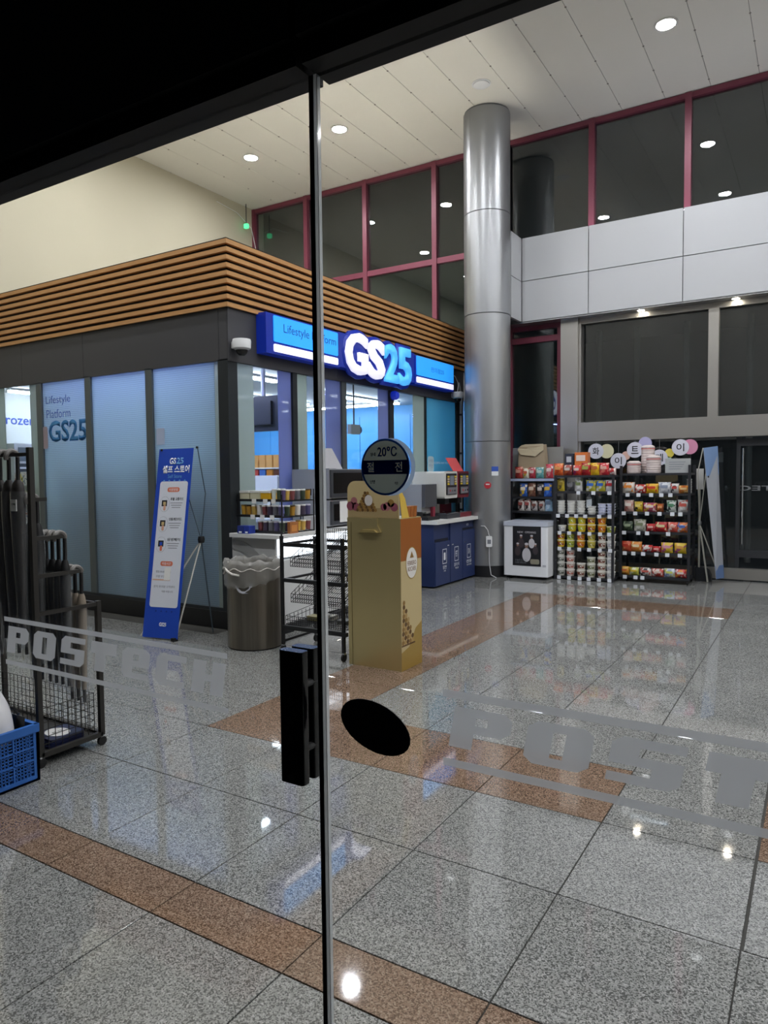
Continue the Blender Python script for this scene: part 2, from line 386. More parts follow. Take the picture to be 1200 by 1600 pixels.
win_low = MB().box(-4.2, -3.43, YF, YF+.03, .05, 1.68).build('panel', mat('grey infill panel', '#8d8d8e', .5), bpy.data.objects['window_3'])
# steel entrance in the far wall --------------------------------------
d2 = struct(MB().box(-3.36, -3.10, 10.56, 10.8, 0, 3.77).build('door_2', steel))
MB().box(-3.10, 5.9, 10.58, 10.8, 1.955, 2.235).build('lintel', steel, d2)
MB().box(-3.10, 5.9, 10.62, 10.8, 3.69, 3.765).build('head_rail', steel, d2)
for xm in (-1.27, .6, 2.45, 4.3): MB().box(xm-.065, xm+.065, 10.6, 10.78, 2.235, 3.69).build('mullion', steel, d2)
MB().box(-3.10, -3.065, 10.6, 10.78, .02, 3.69).build('jamb', steel, d2)
door_gl = glass('entrance glass', (.62, .66, .68), 2.05, 0, dirt=.02)
ex = [-3.065, -1.27, .6, 2.45, 4.3, 5.9]
for a, b in zip(ex, ex[1:]): MB().box(a+.04, b-.04, 10.7, 10.712, 2.235, 3.69).build('pane', door_gl, d2)
MB().box(-3.065, -.98, 10.7, 10.712, .16, 1.955).build('pane', door_gl, d2)
MB().box(-3.065, 5.9, 10.66, 10.76, .02, .17).build('bottom_rail', steel, d2)
MB().box(-1.58, -1.55, 10.66, 10.73, .17, 1.955).build('stile', darkgrey, d2)
leaf = MB().box(-1.06, -.93, 10.72, 10.78, .17, 1.95).box(-.93, 1.4, 10.72, 10.78, .32, .42).box(-.93, 1.4, 10.72, 10.78, 1.83, 1.93).build('door_leaf', mat('dark bronze steel', '#4c4e52', .35, .6), d2)
MB().box(-.93, 5.8, 10.745, 10.755, .42, 1.83).build('pane', door_gl, d2)
MB().tube([(-.90, 10.70, .5), (-.90, 10.70, 1.8)], .012, 8).build('pull_handle', chrome, leaf)
text('POSTECH', (-.62, 10.7435, 1.26), 1.0, .07, film('door lettering', '#b9bcc0', .5, .4, gloss=0), d2, face=(Vector((-1, 0, 0)), Vector((0, 0, 1))), depth=-.0006, bold=.02)
MB().box(-1.32, -1.18, 11.1, 11.103, 1.62, 1.76).build('notice', paper, d2)
# lobby behind the far glass (another pair of doors, pale columns)
vm = mat('dim vestibule wall', '#55585c', .7)
vest = struct(MB().box(-4.2, XR, 14.0, 14.2, 0, 4.2).box(-4.2, XR, 10.85, 14.2, -.2, -.01).box(-4.2, XR, 11.0, 14.2, 4.0, 4.2).build('wall_vestibule', vm))
for xx in (-3.4, -2.75, -1.95, -1.0, .2): MB().lathe([(.05, 0), (.05, 4.0)], (xx, 12.9, 0), 10).build('post', mat('pale post', '#9a9a98', .4), vest)
for k, xx in enumerate((-2.2, .8, 3.8)):  # lamps added out of view to brighten what shows through the entrance glass
    t_ = bpy.data.objects.new('added_vestibule_light', None); COL.objects.link(t_); t_.location = (xx, 11.35, 4.0)
    t_['label'] = 'unseen ceiling lamp added high in the vestibule behind the entrance glass'; t_['category'] = 'light'; t_['group'] = 'added vestibule ceiling lamps'
    MB().box(xx-.3, xx+.3, 11.25, 11.45, 3.97, 4.0).build('housing', white, t_); MB().box(xx-.28, xx+.28, 11.27, 11.43, 3.96, 3.97).build('diffuser', mat('added vestibule diffuser', '#ffffff', em='#eef3ff', es=8), t_)
# column ---------------------------------------------------------------
colm = mat('silver column cladding', '#a6a8ab', .34, .75, bump=.03, bscale=3)
CX, CY, CR = -4.19, 9.74, .333
col = struct(MB().lathe([(CR-.012, 0), (CR-.012, ZC)], (CX, CY, 0), 40).build('column', joint, smooth=True))
zz = [.16, 1.955, 3.77, 5.2, ZC-.02]
for z0, z1 in zip(zz, zz[1:]):
    for s0 in (0, 1):
        mb = MB(); n = 24; a0 = math.radians(-112+180*s0)+.004; a1 = a0+math.pi-.008
        for j, (r_, z) in enumerate(((CR-.006, z0+.004), (CR, z0+.007), (CR, z1-.007), (CR-.006, z1-.004))):
            for i in range(n+1):
                t = a0+(a1-a0)*i/n; mb.v.append((CX+r_*math.cos(t), CY+r_*math.sin(t), z))
        for j in range(3):
            for i in range(n): mb.f.append((j*(n+1)+i, j*(n+1)+i+1, (j+1)*(n+1)+i+1, (j+1)*(n+1)+i))
        mb.build('cladding_panel', colm, col, smooth=True)
MB().lathe([(CR-.004, 0), (CR-.004, .16)], (CX, CY, 0), 40).build('plinth', black, col, smooth=True)
struct(MB().box(-4.95, -3.98, 10.2, 10.42, 0, .16).build('baseboard_far', black))
# ------------------------------------------------------------------ shop box
KX, KY = -4.85, 5.07
ks = struct(MB().box(XL, KX, KY, YF-.15, 2.66, 3.1).build('ceiling_shop', mat('shop ceiling board', '#c9cdd2', .6)))
fas = mat('charcoal fascia board', '#3f3f43', .5)
lv = mat('dark slat backing', '#17120f', .8)
f1 = struct(MB().box(XL, KX+.02, KY-.02, YF-.2, 3.1, 3.16).build('trim_1', lv))
MB().box(XL, KX+.005, KY-.005, KY+.05, 3.1, 3.76).box(KX-.05, KX+.005, KY, 10.35, 3.1, 3.76).build('backing', lv, f1)
for i in range(9):
    z0 = 3.105+i*.0735; z1 = z0+.041
    MB().prism([(XL, KY-.042), (KX+.042, KY-.042), (KX, KY), (XL, KY)], lambda a, b, t: (a, b, t), z0, z1).build('slat', wood, f1)
    MB().prism([(KX+.042, KY-.042), (KX+.042, 10.35), (KX, 10.35), (KX, KY)], lambda a, b, t: (a, b, t), z0, z1).build('slat', wood, f1)
f2 = struct(MB().box(XL, KX-.01, KY+.01, KY+.06, 2.62, 3.1).box(KX-.06, KX-.01, KY+.06, 10.3, 2.6, 3.1).build('trim_2', fas))
for a, b in ((XL, -8.2), (-8.2, -7.03), (-7.03, -4.96), (-4.96, KX)):
    MB().box(a+.002, b-.002, KY-.012, KY+.01, 2.61, 3.1).build('panel', fas, f2)
for a, b in ((KY-.012, 6.85), (6.85, 8.5), (8.5, 10.3)):
    MB().box(KX-.01, KX+.012, a+.002, b-.002, 2.60, 3.1).build('panel', fas, f2)
fr = mat('grey window aluminium', '#5d6466', .38, .4)
frd = mat('dark window aluminium', '#2d3236', .4, .3)
ribbed = film('ribbed frosted film', '#c3d7df', .7, 0, ribs=.021, gloss=.05)
plainf = film('frosted edge film', '#b7c4bd', .5, .05, gloss=.05)
lavf = film('lavender frosted film', '#8a95c4', .5, .08, gloss=.05)
tealf = film('teal window film', '#7cc6dc', .6, 0, gloss=.06)
clear = glass('shop window glass', (.93, .96, .96), 1.4)
# side facing the doors
w4 = struct(MB().box(XL, KX, KY-.02, KY+.06, .0, .17).build('window_4', black))
MB().box(XL, KX, KY-.005, KY+.05, .17, .2).build('sill', frd, w4)
mull = [(-9.25, -9.15), (-7.93, -7.83), (-7.02, -6.92), (-6.02, -5.92)]
for a, b in mull: MB().box(a, b, KY-.012, KY+.05, .2, 2.62).build('mullion', fr, w4)
for a, b, m_ in ((-9.15, -8.62, plainf), (-8.62, -8.09, clear), (-8.09, -7.93, plainf), (-7.83, -7.02, ribbed), (-6.92, -6.02, ribbed), (-5.92, -5.05, ribbed), (-5.05, -4.97, plainf)):
    MB().box(a+.001, b-.001, KY+.01, KY+.018, .2, 2.62).build('pane', m_, w4)
MB().box(-4.98, KX, KY-.012, KY+.12, 0.17, 2.62).build('corner_post', frd, w4)
tl = film('pale sky lettering', '#5f9ac6', .5, 0, gloss=0); tl2 = film('pale grey lettering', '#7f8fc0', .5, 0, gloss=0)
text('Lifestyle', (-7.545, KY+.009, 2.395), .46, .115, tl2, w4, name='lettering')
text('Platform', (-7.545, KY+.009, 2.245), .45, .10, tl2, w4, name='lettering')
text('GS25', (-7.385, KY+.009, 2.04), .70, .245, tl, w4, name='lettering', bold=.03)
plate((-7.79, KY-.002, 1.97), .10, .26, .002, r=.03).build('paper_tag', film('pale pink sticker', '#c9b9bc', .4), w4)
plate((-5.83, KY+.008, 1.915), .12, .17, .001).build('notice_sheet', film('thin white sheet', '#e3e8f4', .5), w4)
# side facing the hall
w5 = struct(MB().box(KX-.06, KX, KY+.12, 10.3, 0, .17).build('window_5', black))
MB().box(KX-.055, KX-.005, KY+.12, 10.3, .17, .9).build('apron', mat('pale grey apron panel', '#a9adae', .5), w5)
def fp(a, b, m_, z0=.9, z1=2.62, nm='pane'): MB().box(KX-.03, KX-.022, a+.001, b-.001, z0, z1).build(nm, m_, w5)
for a, b, m_ in ((5.19, 5.44, plainf), (5.44, 5.82, clear), (5.82, 6.035, lavf), (6.11, 6.31, plainf), (6.31, 6.66, clear), (6.66, 6.955, lavf), (7.045, 7.80, clear), (7.80, 8.05, lavf), (8.15, 8.72, clear), (8.72, 9.04, plainf), (9.07, 10.06, tealf)): fp(a, b, m_)
for a, b in ((6.035, 6.11), (6.955, 7.045), (8.05, 8.15), (9.04, 9.07), (10.06, 10.3)):
    MB().box(KX-.06, KX+.005, a, b, .17, 2.62).build('mullion', frd if a < 6.5 or a > 8 else fr, w5)
text('FRESH COFFEE AND MORE', (KX-.021, 9.52, 1.66), .62, .03, whiteprint, w5, FX, name='lettering')
struct(MB().box(XL, XL+.06, KY+.1, YF-.2, 0, 2.66).build('wall_shop_left', mat('shop white wall', '#dfe3e4', .5)))
sb = struct(MB().box(XL, KX-.05, YF-.25, YF-.15, 0, 2.66).build('wall_shop_far', mat('shop sky wall', '#4f9ede', .45)))
for k in range(9): MB().box(XL+.05+k*.51, XL+.55+k*.51, YF-.262, YF-.249, 1.5, 2.5).build('panel', mat('sky panel', '#4f9fe2', .35), sb)
text('Frozen', (XL+.062, 5.735, 2.30), .50, .13, mat('blue wall lettering', '#3f5fc4', .5), bpy.data.objects['wall_shop_left'], FX, name='lettering', bold=.012)
# ------------------------------------------------------------------ glass front towards the camera
hd = struct(MB().box(-6, -.640, YN-.05, YN+.06, 2.105, ZC).box(-.628, XR, YN-.05, YN+.06, 2.105, ZC).build('wall_near', mat('black header panel', '#0c0d0e', .5)))
MB().box(-6, XR, YN+.065, YN+.08, 2.3, ZC).build('bounce_board', mat('pale bounce board', '#7d7b76', .6), hd)  # unseen board added to bounce light and lighten reflections in the far steel
MB().box(-6, XR, YN-.03, YN+.04, 2.125, 2.3).build('packing', rubber, hd)
MB().box(-6, -.6395, YN-.035, YN+.03, 2.074, 2.103).build('gasket', rubber, hd)
MB().box(-.6285, XR, YN-.035, YN+.03, 2.074, 2.103).build('gasket', rubber, hd)
dg = glass('door glass', (.96, .975, .97), 1.35)
d1 = struct(MB().box(-6, -.640, YN-.004, YN+.004, .05, 2.074).build('door_1', dg))
d3 = struct(MB().box(-.6265, XR, YN-.004, YN+.004, .05, 2.074).build('door_3', dg))
edge = film('lit glass edge', '#dfe3e4', .85, .2)
MB().box(-.640, -.6365, YN-.005, YN+.005, .05, 2.074).build('edge_seal', rubber, d1)
MB().box(-.6355, -.632, YN-.005, YN+.005, .05, 2.074).build('edge_seal', rubber, d3)
MB().box(-.632, -.6265, YN-.0045, YN+.0045, .05, 2.074).build('edge_trim', edge, d3)
struct(MB().box(-6, XR, YN-.06, YN+.06, -.3, .05).build('trim_3', mat('dark threshold', '#202124', .5)))
# etched lettering
etch = film('etched vinyl', '#b3b6ba', .75, .14, gloss=0)
G = {'P': ['#####', '##.##', '#####', '##...', '##...'], 'O': ['#####', '##.##', '##.##', '##.##', '#####'], 'S': ['#####', '##...', '#####', '...##', '#####'],
     'T': ['#####', '#####', '.##..', '.##..', '.##..'], 'E': ['#####', '##.##', '#####', '##...', '#####'], 'C': ['#####', '##...', '##...', '##...', '#####'], 'H': ['##.##', '##.##', '#####', '##.##', '##.##']}
CH = {'P': {(0, 4): 1, (2, 4): 2}, 'O': {(0, 0): 0, (0, 4): 1, (4, 4): 2, (4, 0): 3}, 'S': {(0, 0): 0, (4, 4): 2}, 'E': {(0, 0): 0, (0, 4): 1, (4, 0): 3}, 'C': {(0, 0): 0, (4, 0): 3}}
def etched(word, x0, z0, lw, pitch, h, parent, y):
    cw = lw/5; chh = h/5
    for li, ch in enumerate(word):
        mb = MB()
        for r_ in range(5):
            for c_ in range(5):
                if G[ch][r_][c_] != '#': continue
                zt = z0+h-r_*chh; zb = zt-chh; xa = x0+li*pitch+c_*cw; xb = xa+cw
                sh = lambda z: (z-z0)*.18
                P = [(xa+sh(zt), zt), (xb+sh(zt), zt), (xb+sh(zb), zb), (xa+sh(zb), zb)]
                k = CH.get(ch, {}).get((r_, c_))
                if k is not None:
                    a = P[k]; b = P[(k+1) % 4]; c = P[(k-1) % 4]; q = .75
                    P[k:k+1] = [(a[0]+(c[0]-a[0])*q, a[1]+(c[1]-a[1])*q), (a[0]+(b[0]-a[0])*q, a[1]+(b[1]-a[1])*q)]
                n = len(mb.v); mb.v += [(p[0], y, p[1]) for p in P]; mb.f.append(tuple(range(n, n+len(P))))
        mb.build('etched_letter', etch, parent)
etched('POSTECH', -1.462, 1.133, .074, .0915, .057, d1, YN-.0045)
for z in (1.199, 1.107): MB().add([(-1.467, YN-.0045, z), (-.826, YN-.0045, z), (-.826, YN-.0045, z+.0095), (-1.467, YN-.0045, z+.0095)], [(0, 1, 2, 3)]).build('etched_line', etch, d1)
etched('POSTECH', -.422, 1.133, .083, .104, .056, d3, YN-.0045)
for z in (1.199, 1.105): MB().add([(-.43, YN-.0045, z), (.30, YN-.0045, z), (.30, YN-.0045, z+.0105), (-.43, YN-.0045, z+.0105)], [(0, 1, 2, 3)]).build('etched_line', etch, d3)
# round stickers
s1 = disc((-.517, YN-.0048, 1.51), .0395, .0395, .001).build('round_sticker', film('dusk grey print', '#a3a8a4', .8, 0, gloss=0), d3)
ringb = MB()
for i in range(40):
    a, b = 2*math.pi*i/40, 2*math.pi*(i+1)/40; n = len(ringb.v)
    ringb.v += [(-.517+r_*math.cos(t), YN+.008, 1.51+r_*math.sin(t)) for r_, t in ((.034, a), (.0405, a), (.0405, b), (.034, b))]; ringb.f.append((n, n+1, n+2, n+3))
ringb.build('sticker_backing', film('pale blue sticker back', '#9fb4cf', .5, 0, gloss=0), d3)
nb = film('navy print', '#2a519f', .7, 0, gloss=0)
ringm = MB()
for i in range(40):
    a, b = 2*math.pi*i/40, 2*math.pi*(i+1)/40; n = len(ringm.v)
    ringm.v += [(-.517+r_*math.cos(t), YN-.0062, 1.51+r_*math.sin(t)) for r_, t in ((.0365, a), (.0395, a), (.0395, b), (.0365, b))]; ringm.f.append((n, n+1, n+2, n+3))
ringm.build('printed_ring', nb, s1)
band_ = MB().box(-.5535, -.4805, YN-.0063, YN-.0060, 1.500, 1.5195).build('printed_band', nb, s1)
for ch, cx in (('절', -.541), ('전', -.495)):
    cut = text(ch, (cx, YN-.0058, 1.510), .0115, .0135, nb, None, depth=.001, bold=.008)
    bm_ = band_.modifiers.new('cut', 'BOOLEAN'); bm_.operation = 'DIFFERENCE'; bm_.solver = 'EXACT'; bm_.object = cut
    bpy.context.view_layer.update(); me_ = bpy.data.meshes.new_from_object(band_.evaluated_get(bpy.context.evaluated_depsgraph_get()))
    band_.modifiers.clear(); band_.data = me_; bpy.data.objects.remove(cut)
dnk = film('dark blue print', '#23324f', .3, 0, gloss=0); lgp = film('pale print', '#b7c3d4', .7, 0, gloss=0)
text('20℃', (-.513, YN-.0064, 1.5315), .031, .0135, nb, s1, name='lettering', bold=.01)
text('실내', (-.5365, YN-.0064, 1.528), .008, .005, dnk, s1, name='lettering')
text('난방', (-.537, YN-.0064, 1.4895), .008, .005, dnk, s1, name='lettering')
text('기준', (-.4985, YN-.0064, 1.4875), .006, .004, dnk, s1, name='lettering')
s2 = disc((-.5395, YN-.0048, 1.1375), .060, .0365, .001, tilt=math.radians(-14)).build('round_sticker', mat('black sticker rim', '#27261f', .6), d3)
disc((-.5395, YN-.0060, 1.1375), .0575, .034, .0006, tilt=math.radians(-14)).build('sticker_face', mat('midnight print', '#060a1a', .5), s2)
for i in range(3): disc((-.565+.023*i, YN-.0068, 1.1385-.003*i), .0045, .005, .0003).build('printed_dot', mat('dark maroon print', '#2a1012', .6), s2)
for cx, cz in ((-.541, 1.158), (-.533, 1.116)): text('PUSH', (cx, YN-.0068, cz), .026, .006, mat('dim print', '#101320', .6), s2, name='lettering')
# pair of pull handles clamped through the leaf
for yf, px0, px1, pxs, pt, pb in ((.785, 436, 472, 484, 1018, 1224), (.862, 455.5, 490, 502, 1012, 1212)):
    a = ony(px0, 1110, yf).x; b = ony(px1, 1110, yf).x; yb = onx(pxs, 1110, b).y
    zt = ony((px0+px1)/2, pt, yf).z; zb = ony((px0+px1)/2, pb, yf).z
    yb = min(yb, YN-.006) if yf < YN else yb
    hnd = MB().rbox(a, b, yf, yb, zb, zt, .005, 'z').build('pull_handle', blackgl, d1, smooth=True)
    if yf < YN:
        for i in range(6): disc(((a+b)/2, yf+.0002, zt-.045-.028*i), .0055, .0055, .0006, n=14).build('printed_dot', mat('dim grey print', '#0d0d0e', .5), hnd)
for z in (1.08, 1.18): MB().tube([(-.668, .80, z), (-.668, .885, z)], .006, 8).build('clamp_bolt', black, d1)
# ================================================================== LIGHTS
lampem = mat('lamp diffuser', '#ffffff', .5, em='#f8f7fb', es=LAMP)
trimw = mat('lamp trim', '#dcdad4', .4)
nx = {-7.97: 'sixth row in from the hall', -6.22: '', -1.62: '', .7: '', 3.0: '', 5.2: ''}
names = {(-7.97, 8.95): 'round ceiling downlight nearest the cream wall and the far windows', (-6.22, 8.95): 'round ceiling downlight above the shop, second from the cream wall',
         (-1.62, 8.95): 'round ceiling downlight beyond the column over the snack racks'}
for X in (-7.97, -6.22, -3.85, -1.62, .7, 3.0, 5.2):
    for Y in (8.95, 6.58, 4.2, 1.9):
        if X == -3.85 and Y > 8: continue
        lb = names.get((X, Y))
        t = thing('ceiling_downlight', lb or 'round recessed ceiling downlight outside the picture', 'light', (X, Y, ZC), group='recessed downlights in the hall ceiling')
        MB().lathe([(.135, 0), (.135, -.008), (.105, -.010), (.10, -.002)], (X, Y, ZC), 24, caps=False).build('trim_ring', trimw, t, smooth=True)
        MB().lathe([(.102, -.001), (.102, -.004)], (X, Y, ZC), 24).build('diffuser', lampem, t)
for X, lb in ((-2.2, 'small downlight in the steel soffit, nearer the column'), (-1.0, 'small downlight in the steel soffit, farther from the column'), (.5, 'small soffit downlight outside the picture')):
    t = thing('soffit_downlight', lb, 'light', (X, 10.53, 3.765), group='small downlights over the entrance')
    MB().lathe([(.06, 0), (.06, -.005)], (X, 10.53, 3.765), 16).build('trim_ring', chrome, t)
    MB().lathe([(.045, -.005), (.045, -.007)], (X, 10.53, 3.765), 16).build('diffuser', mat('soffit lamp', '#ffffff', em='#fff1dc', es=110), t)
t = thing('smoke_detector', 'flat white round detector on the ceiling above the column', 'detector', (-3.93, 8.96, ZC))
MB().lathe([(.11, 0), (.105, -.02), (.06, -.035), (.02, -.035)], (-3.93, 8.96, ZC), 24).build('housing', white, t, smooth=True)
MB().lathe([(.125, 0), (.125, -.006)], (-3.93, 8.96, ZC), 24).build('base_plate', white, t)
for X0, X1, Y0, Y1, lb in ((-6.44, -6.36, 5.5, 10.2, 'unseen strip light added on the shop roof, nearer the cream wall'), (-5.24, -5.16, 5.5, 10.2, 'unseen strip light added on the shop roof, nearer the lit sign')):  # roof strips added out of sight to brighten the hall ceiling
    t = thing('added_roof_light', lb, 'light', ((X0+X1)/2, (Y0+Y1)/2, 3.16), group='unseen strip lights added on the shop roof')
    MB().box(X0, X1, Y0, Y1, 3.16, 3.19).build('base', white, t)
    MB().box(X0+.01, X1-.01, Y0+.01, Y1-.01, 3.19, 3.21).build('diffuser', mat('warm strip', '#ffffff', em='#fff7ea', es=ROOF_FILL), t)
t = thing('window_head_light', 'unseen lavender light strip added behind the ribbed panes to brighten them', 'light', (-6.45, 5.36, 2.58))  # added lamp, gives the ribbed panes their lavender glow from inside
MB().box(-7.8, -5.05, 5.33, 5.39, 2.62, 2.66).build('housing', white, t)
MB().box(-7.79, -5.06, 5.335, 5.385, 2.595, 2.62).build('diffuser', mat('added lavender strip', '#ffffff', em='#aaa8ff', es=44), t)
t = thing('added_ledge_light', 'unseen strip light added on the ledge over the pale wall panels', 'light', (1.0, 10.5, 5.0))  # added behind the ledge edge to lift the ceiling near the far windows
MB().box(-3.8, 5.9, 10.47, 10.53, 5.004, 5.016).build('base', white, t)
MB().box(-3.79, 5.89, 10.475, 10.525, 5.016, 5.025).build('diffuser', mat('added ledge strip', '#ffffff', em='#f4f4ff', es=13), t)
tubem = mat('fluorescent tube', '#ffffff', em='#eaf3ff', es=TUBE)
tl_l = ['white ceiling tube in the shop beside the hanging monitor', 'white ceiling tube in the shop behind the first hall window', 'white ceiling tube in the shop behind the lit letters', 'white ceiling tube deep in the shop before the sky wall',
        'white ceiling tube in the shop above the frozen counter', 'white ceiling tube in the shop behind the ribbed panes', 'white ceiling tube in the shop middle', 'white ceiling tube deep in the shop corner']
for k, (x_, y_, l_, ax) in enumerate(((-5.55, 6.0, 1.2, 'y'), (-7.0, 8.3, 1.6, 'y'), (-5.9, 8.9, 1.4, 'y'), (-6.9, 9.75, 2.4, 'x'), (-8.9, 6.0, 1.4, 'y'), (-6.4, 5.75, 1.4, 'x'), (-8.2, 7.4, 1.4, 'y'), (-8.6, 9.2, 1.4, 'x'))):
    t = thing('tube_light', tl_l[k], 'light', (x_, y_, 2.62), group='tube lights inside the shop')
    hx, hy = (l_/2, .035) if ax == 'x' else (.035, l_/2)
    MB().box(x_-hx, x_+hx, y_-hy, y_+hy, 2.63, 2.66).build('housing', white, t)
    MB().box(x_-hx+.01, x_+hx-.01, y_-hy*.7 if ax == 'x' else y_-hy+.01, y_+hy*.7 if ax == 'x' else y_+hy-.01, 2.60, 2.63).build('tube', tubem, t)
# ================================================================== THINGS
skyem = mat('lit sky blue face', '#2f9df2', .4, em='#2b97f5', es=.85)
whem = mat('lit white face', '#f0efff', .4, em='#ece8ff', es=.95)
deepb = mat('deep blue sign body', '#0f2c9c', .35, em='#1130b0', es=.16)
SX = -4.70
t = thing('shop_sign', 'long backlit shop sign with sky blue panels and big white and blue letters', 'sign', (KX+.013, 7.6, 2.66))
MB().box(KX+.013, SX-.01, 5.46, 6.72, 2.72, 3.12).build('sign_case', deepb, t)
MB().box(KX+.013, SX-.02, 6.72, 8.5, 2.735, 3.13).build('sign_case', deepb, t)
MB().box(KX+.013, SX-.01, 8.5, 9.68, 2.72, 3.11).build('sign_case', deepb, t)
for y0, y1 in ((5.57, 6.68), (8.53, 9.66)):
    MB().rbox(SX-.012, SX, y0, y1, 2.845, 3.105, .015, 'x').build('blue_panel', skyem, t)
    MB().rbox(SX-.012, SX, y0, y1, 2.745, 2.822, .015, 'x').build('white_panel', whem, t)
ltx = mat('sign lettering blue', '#1c62b8', .5)
text('Lifestyle Platform', (SX+.001, 6.18, 2.985), .92, .115, ltx, t, FX, name='lettering')
text('편의점25', (SX+.001, 9.14, 2.965), .40, .07, mat('sign lettering soft', '#2a7fd0', .5), t, FX, name='lettering')
def biglet(ch, y0, y1, z0, z1, m_):
    text(ch, (SX-.05, (y0+y1)/2, (z0+z1)/2), y1-y0+.10, z1-z0+.09, deepb, t, FX, name='letter_backing', bold=.07, depth=.035)
    text(ch, (SX-.02, (y0+y1)/2, (z0+z1)/2), y1-y0, z1-z0, m_, t, FX, name='letter', bold=.036, depth=.04)
skylet = mat('lit pale blue letter', '#55b4f8', .4, em='#4fb0fa', es=.9)
biglet('G', 6.83, 7.29, 2.68, 3.17, whem); biglet('S', 7.31, 7.68, 2.67, 3.15, whem)
biglet('2', 7.69, 8.02, 2.67, 3.15, skylet); biglet('5', 8.03, 8.36, 2.66, 3.15, skylet)
# dome cameras under the fascia
def dome_cam(x, y, z, label, rx):
    t = thing('security_camera', label, 'camera', (x, y, z))
    MB().lathe([(.085, 0), (.09, -.02), (.085, -.085), (.06, -.10)], (x, y, z), 20).build('housing', white, t, smooth=True)
    MB().lathe([(.058, -.10), (.05, -.13), (.03, -.15), (.008, -.157)], (x, y, z), 16).build('dome', mat('smoked dome', '#1b1c20', .1), t, smooth=True)
    MB().box(x-rx, x, y-.04, y+.04, z-.08, z-.02).build('bracket', white, t)
dome_cam(KX+.11, 5.14, 2.80, 'white dome camera at the shop corner above the dark corner post', .10)
dome_cam(KX+.10, 9.90, 2.74, 'white dome camera beside the column at the end of the shop', .09)
t = thing('cable_conduit', 'grey cable conduit running down the shop end beside the column', 'conduit', (KX+.035, 10.14, .95))
MB().tube([(KX+.035, 10.14, .95), (KX+.035, 10.14, 2.5), (KX+.05, 10.12, 2.72), (KX+.045, 10.05, 2.9)], .02, 8).build('pipe', mat('pale grey conduit', '#a9adb2', .5), t, smooth=True)
for z in (1.2, 1.8, 2.4): MB().box(KX+.0135, KX+.06, 10.115, 10.165, z, z+.03).build('clip', darkgrey, t)
MB().tube([(KX+.05, 9.74, 3.0), (KX+.06, 9.9, 2.98), (KX+.06, 10.02, 2.88), (KX+.06, 9.98, 2.75)], .007, 6).build('cable', white, t)
t = thing('exit_beacon', 'tiny green lamp on a thin bracket at the top of the cream wall', 'light', (-9.42, 10.4, 6.2))
MB().box(-9.44, -9.36, 10.36, 10.42, 6.2, 6.28).build('lamp_head', mat('green lamp', '#58d48c', em='#57e09a', es=1.5), t)
MB().tube([(-9.40, 10.39, 6.28), (-9.40, 10.39, ZC)], .008, 6).build('hanger', darkgrey, t)
MB().tube([(-9.48, 9.7, 6.5), (-9.46, 10.2, 6.45), (-9.42, 10.55, 6.25), (-9.40, 10.64, 5.9), (-9.42, 10.64, 5.5)], .006, 5).build('cable', white, t)
# ---------------------------------------------------------------- inside the shop
def bottles(mb_list, x0, x1, y, z, n, rr, h):
    for i in range(n):
        mb_list[rr.randrange(len(mb_list))].lathe([(.028, 0), (.03, .12*h/.2), (.012, .17*h/.2), (.012, h)], (x0+(x1-x0)*(i+.5)/n, y, z), 6)
bcol = [mat('drink '+c, c, .3) for c in ('#c9473e', '#e8d9a0', '#4a7ac8', '#3d8a55', '#d98b2b', '#efefef', '#6a3b2a')]
for k in range(6):
    x0 = -9.3+.72*k
    t = thing('drinks_cooler', ['white glass-door drinks cooler in the corner against the sky wall', 'white glass-door drinks cooler, second from the cream wall', 'white glass-door drinks cooler, third from the cream wall', 'white glass-door drinks cooler behind the microwave ovens', 'white glass-door drinks cooler behind the round glass sticker', 'white glass-door drinks cooler nearest the hall window'][k], 'fridge', (x0+.35, 10.1, 0), group='drinks coolers along the sky wall')
    MB().box(x0, x0+.70, 10.38, 10.42, 0, 1.5).box(x0, x0+.03, 9.85, 10.38, 0, 1.5).box(x0+.67, x0+.70, 9.85, 10.38, 0, 1.5).box(x0+.03, x0+.67, 9.85, 10.38, 0, .15).box(x0+.03, x0+.67, 9.85, 10.38, 1.42, 1.5).build('cabinet', whitegl, t)
    d = MB().box(x0+.01, x0+.06, 9.81, 9.845, .15, 1.45).box(x0+.64, x0+.69, 9.81, 9.845, .15, 1.45).box(x0+.06, x0+.64, 9.81, 9.845, .15, .2).box(x0+.06, x0+.64, 9.81, 9.845, 1.38, 1.45).build('door', white, t)
    MB().box(x0+.06, x0+.64, 9.825, 9.831, .2, 1.38).build('pane', clear, d)
    MB().box(x0+.62, x0+.635, 9.78, 9.81, .6, 1.0).build('handle', darkgrey, d)
    MB().box(x0+.05, x0+.65, 9.87, 9.89, 1.395, 1.41).build('cooler_tube', mat('cooler tube', '#ffffff', em='#f2f7ff', es=8), t)
    ml = [MB() for _ in bcol]
    for z in (.2, .5, .8, 1.1):
        MB().box(x0+.03, x0+.67, 9.88, 10.37, z-.02, z).build('shelf', white, t); bottles(ml, x0+.05, x0+.65, 9.95, z, 9, R, .22)
    for m_, c_ in zip(ml, bcol):
        if m_.v: m_.build('drinks', c_, t, kind='stuff')
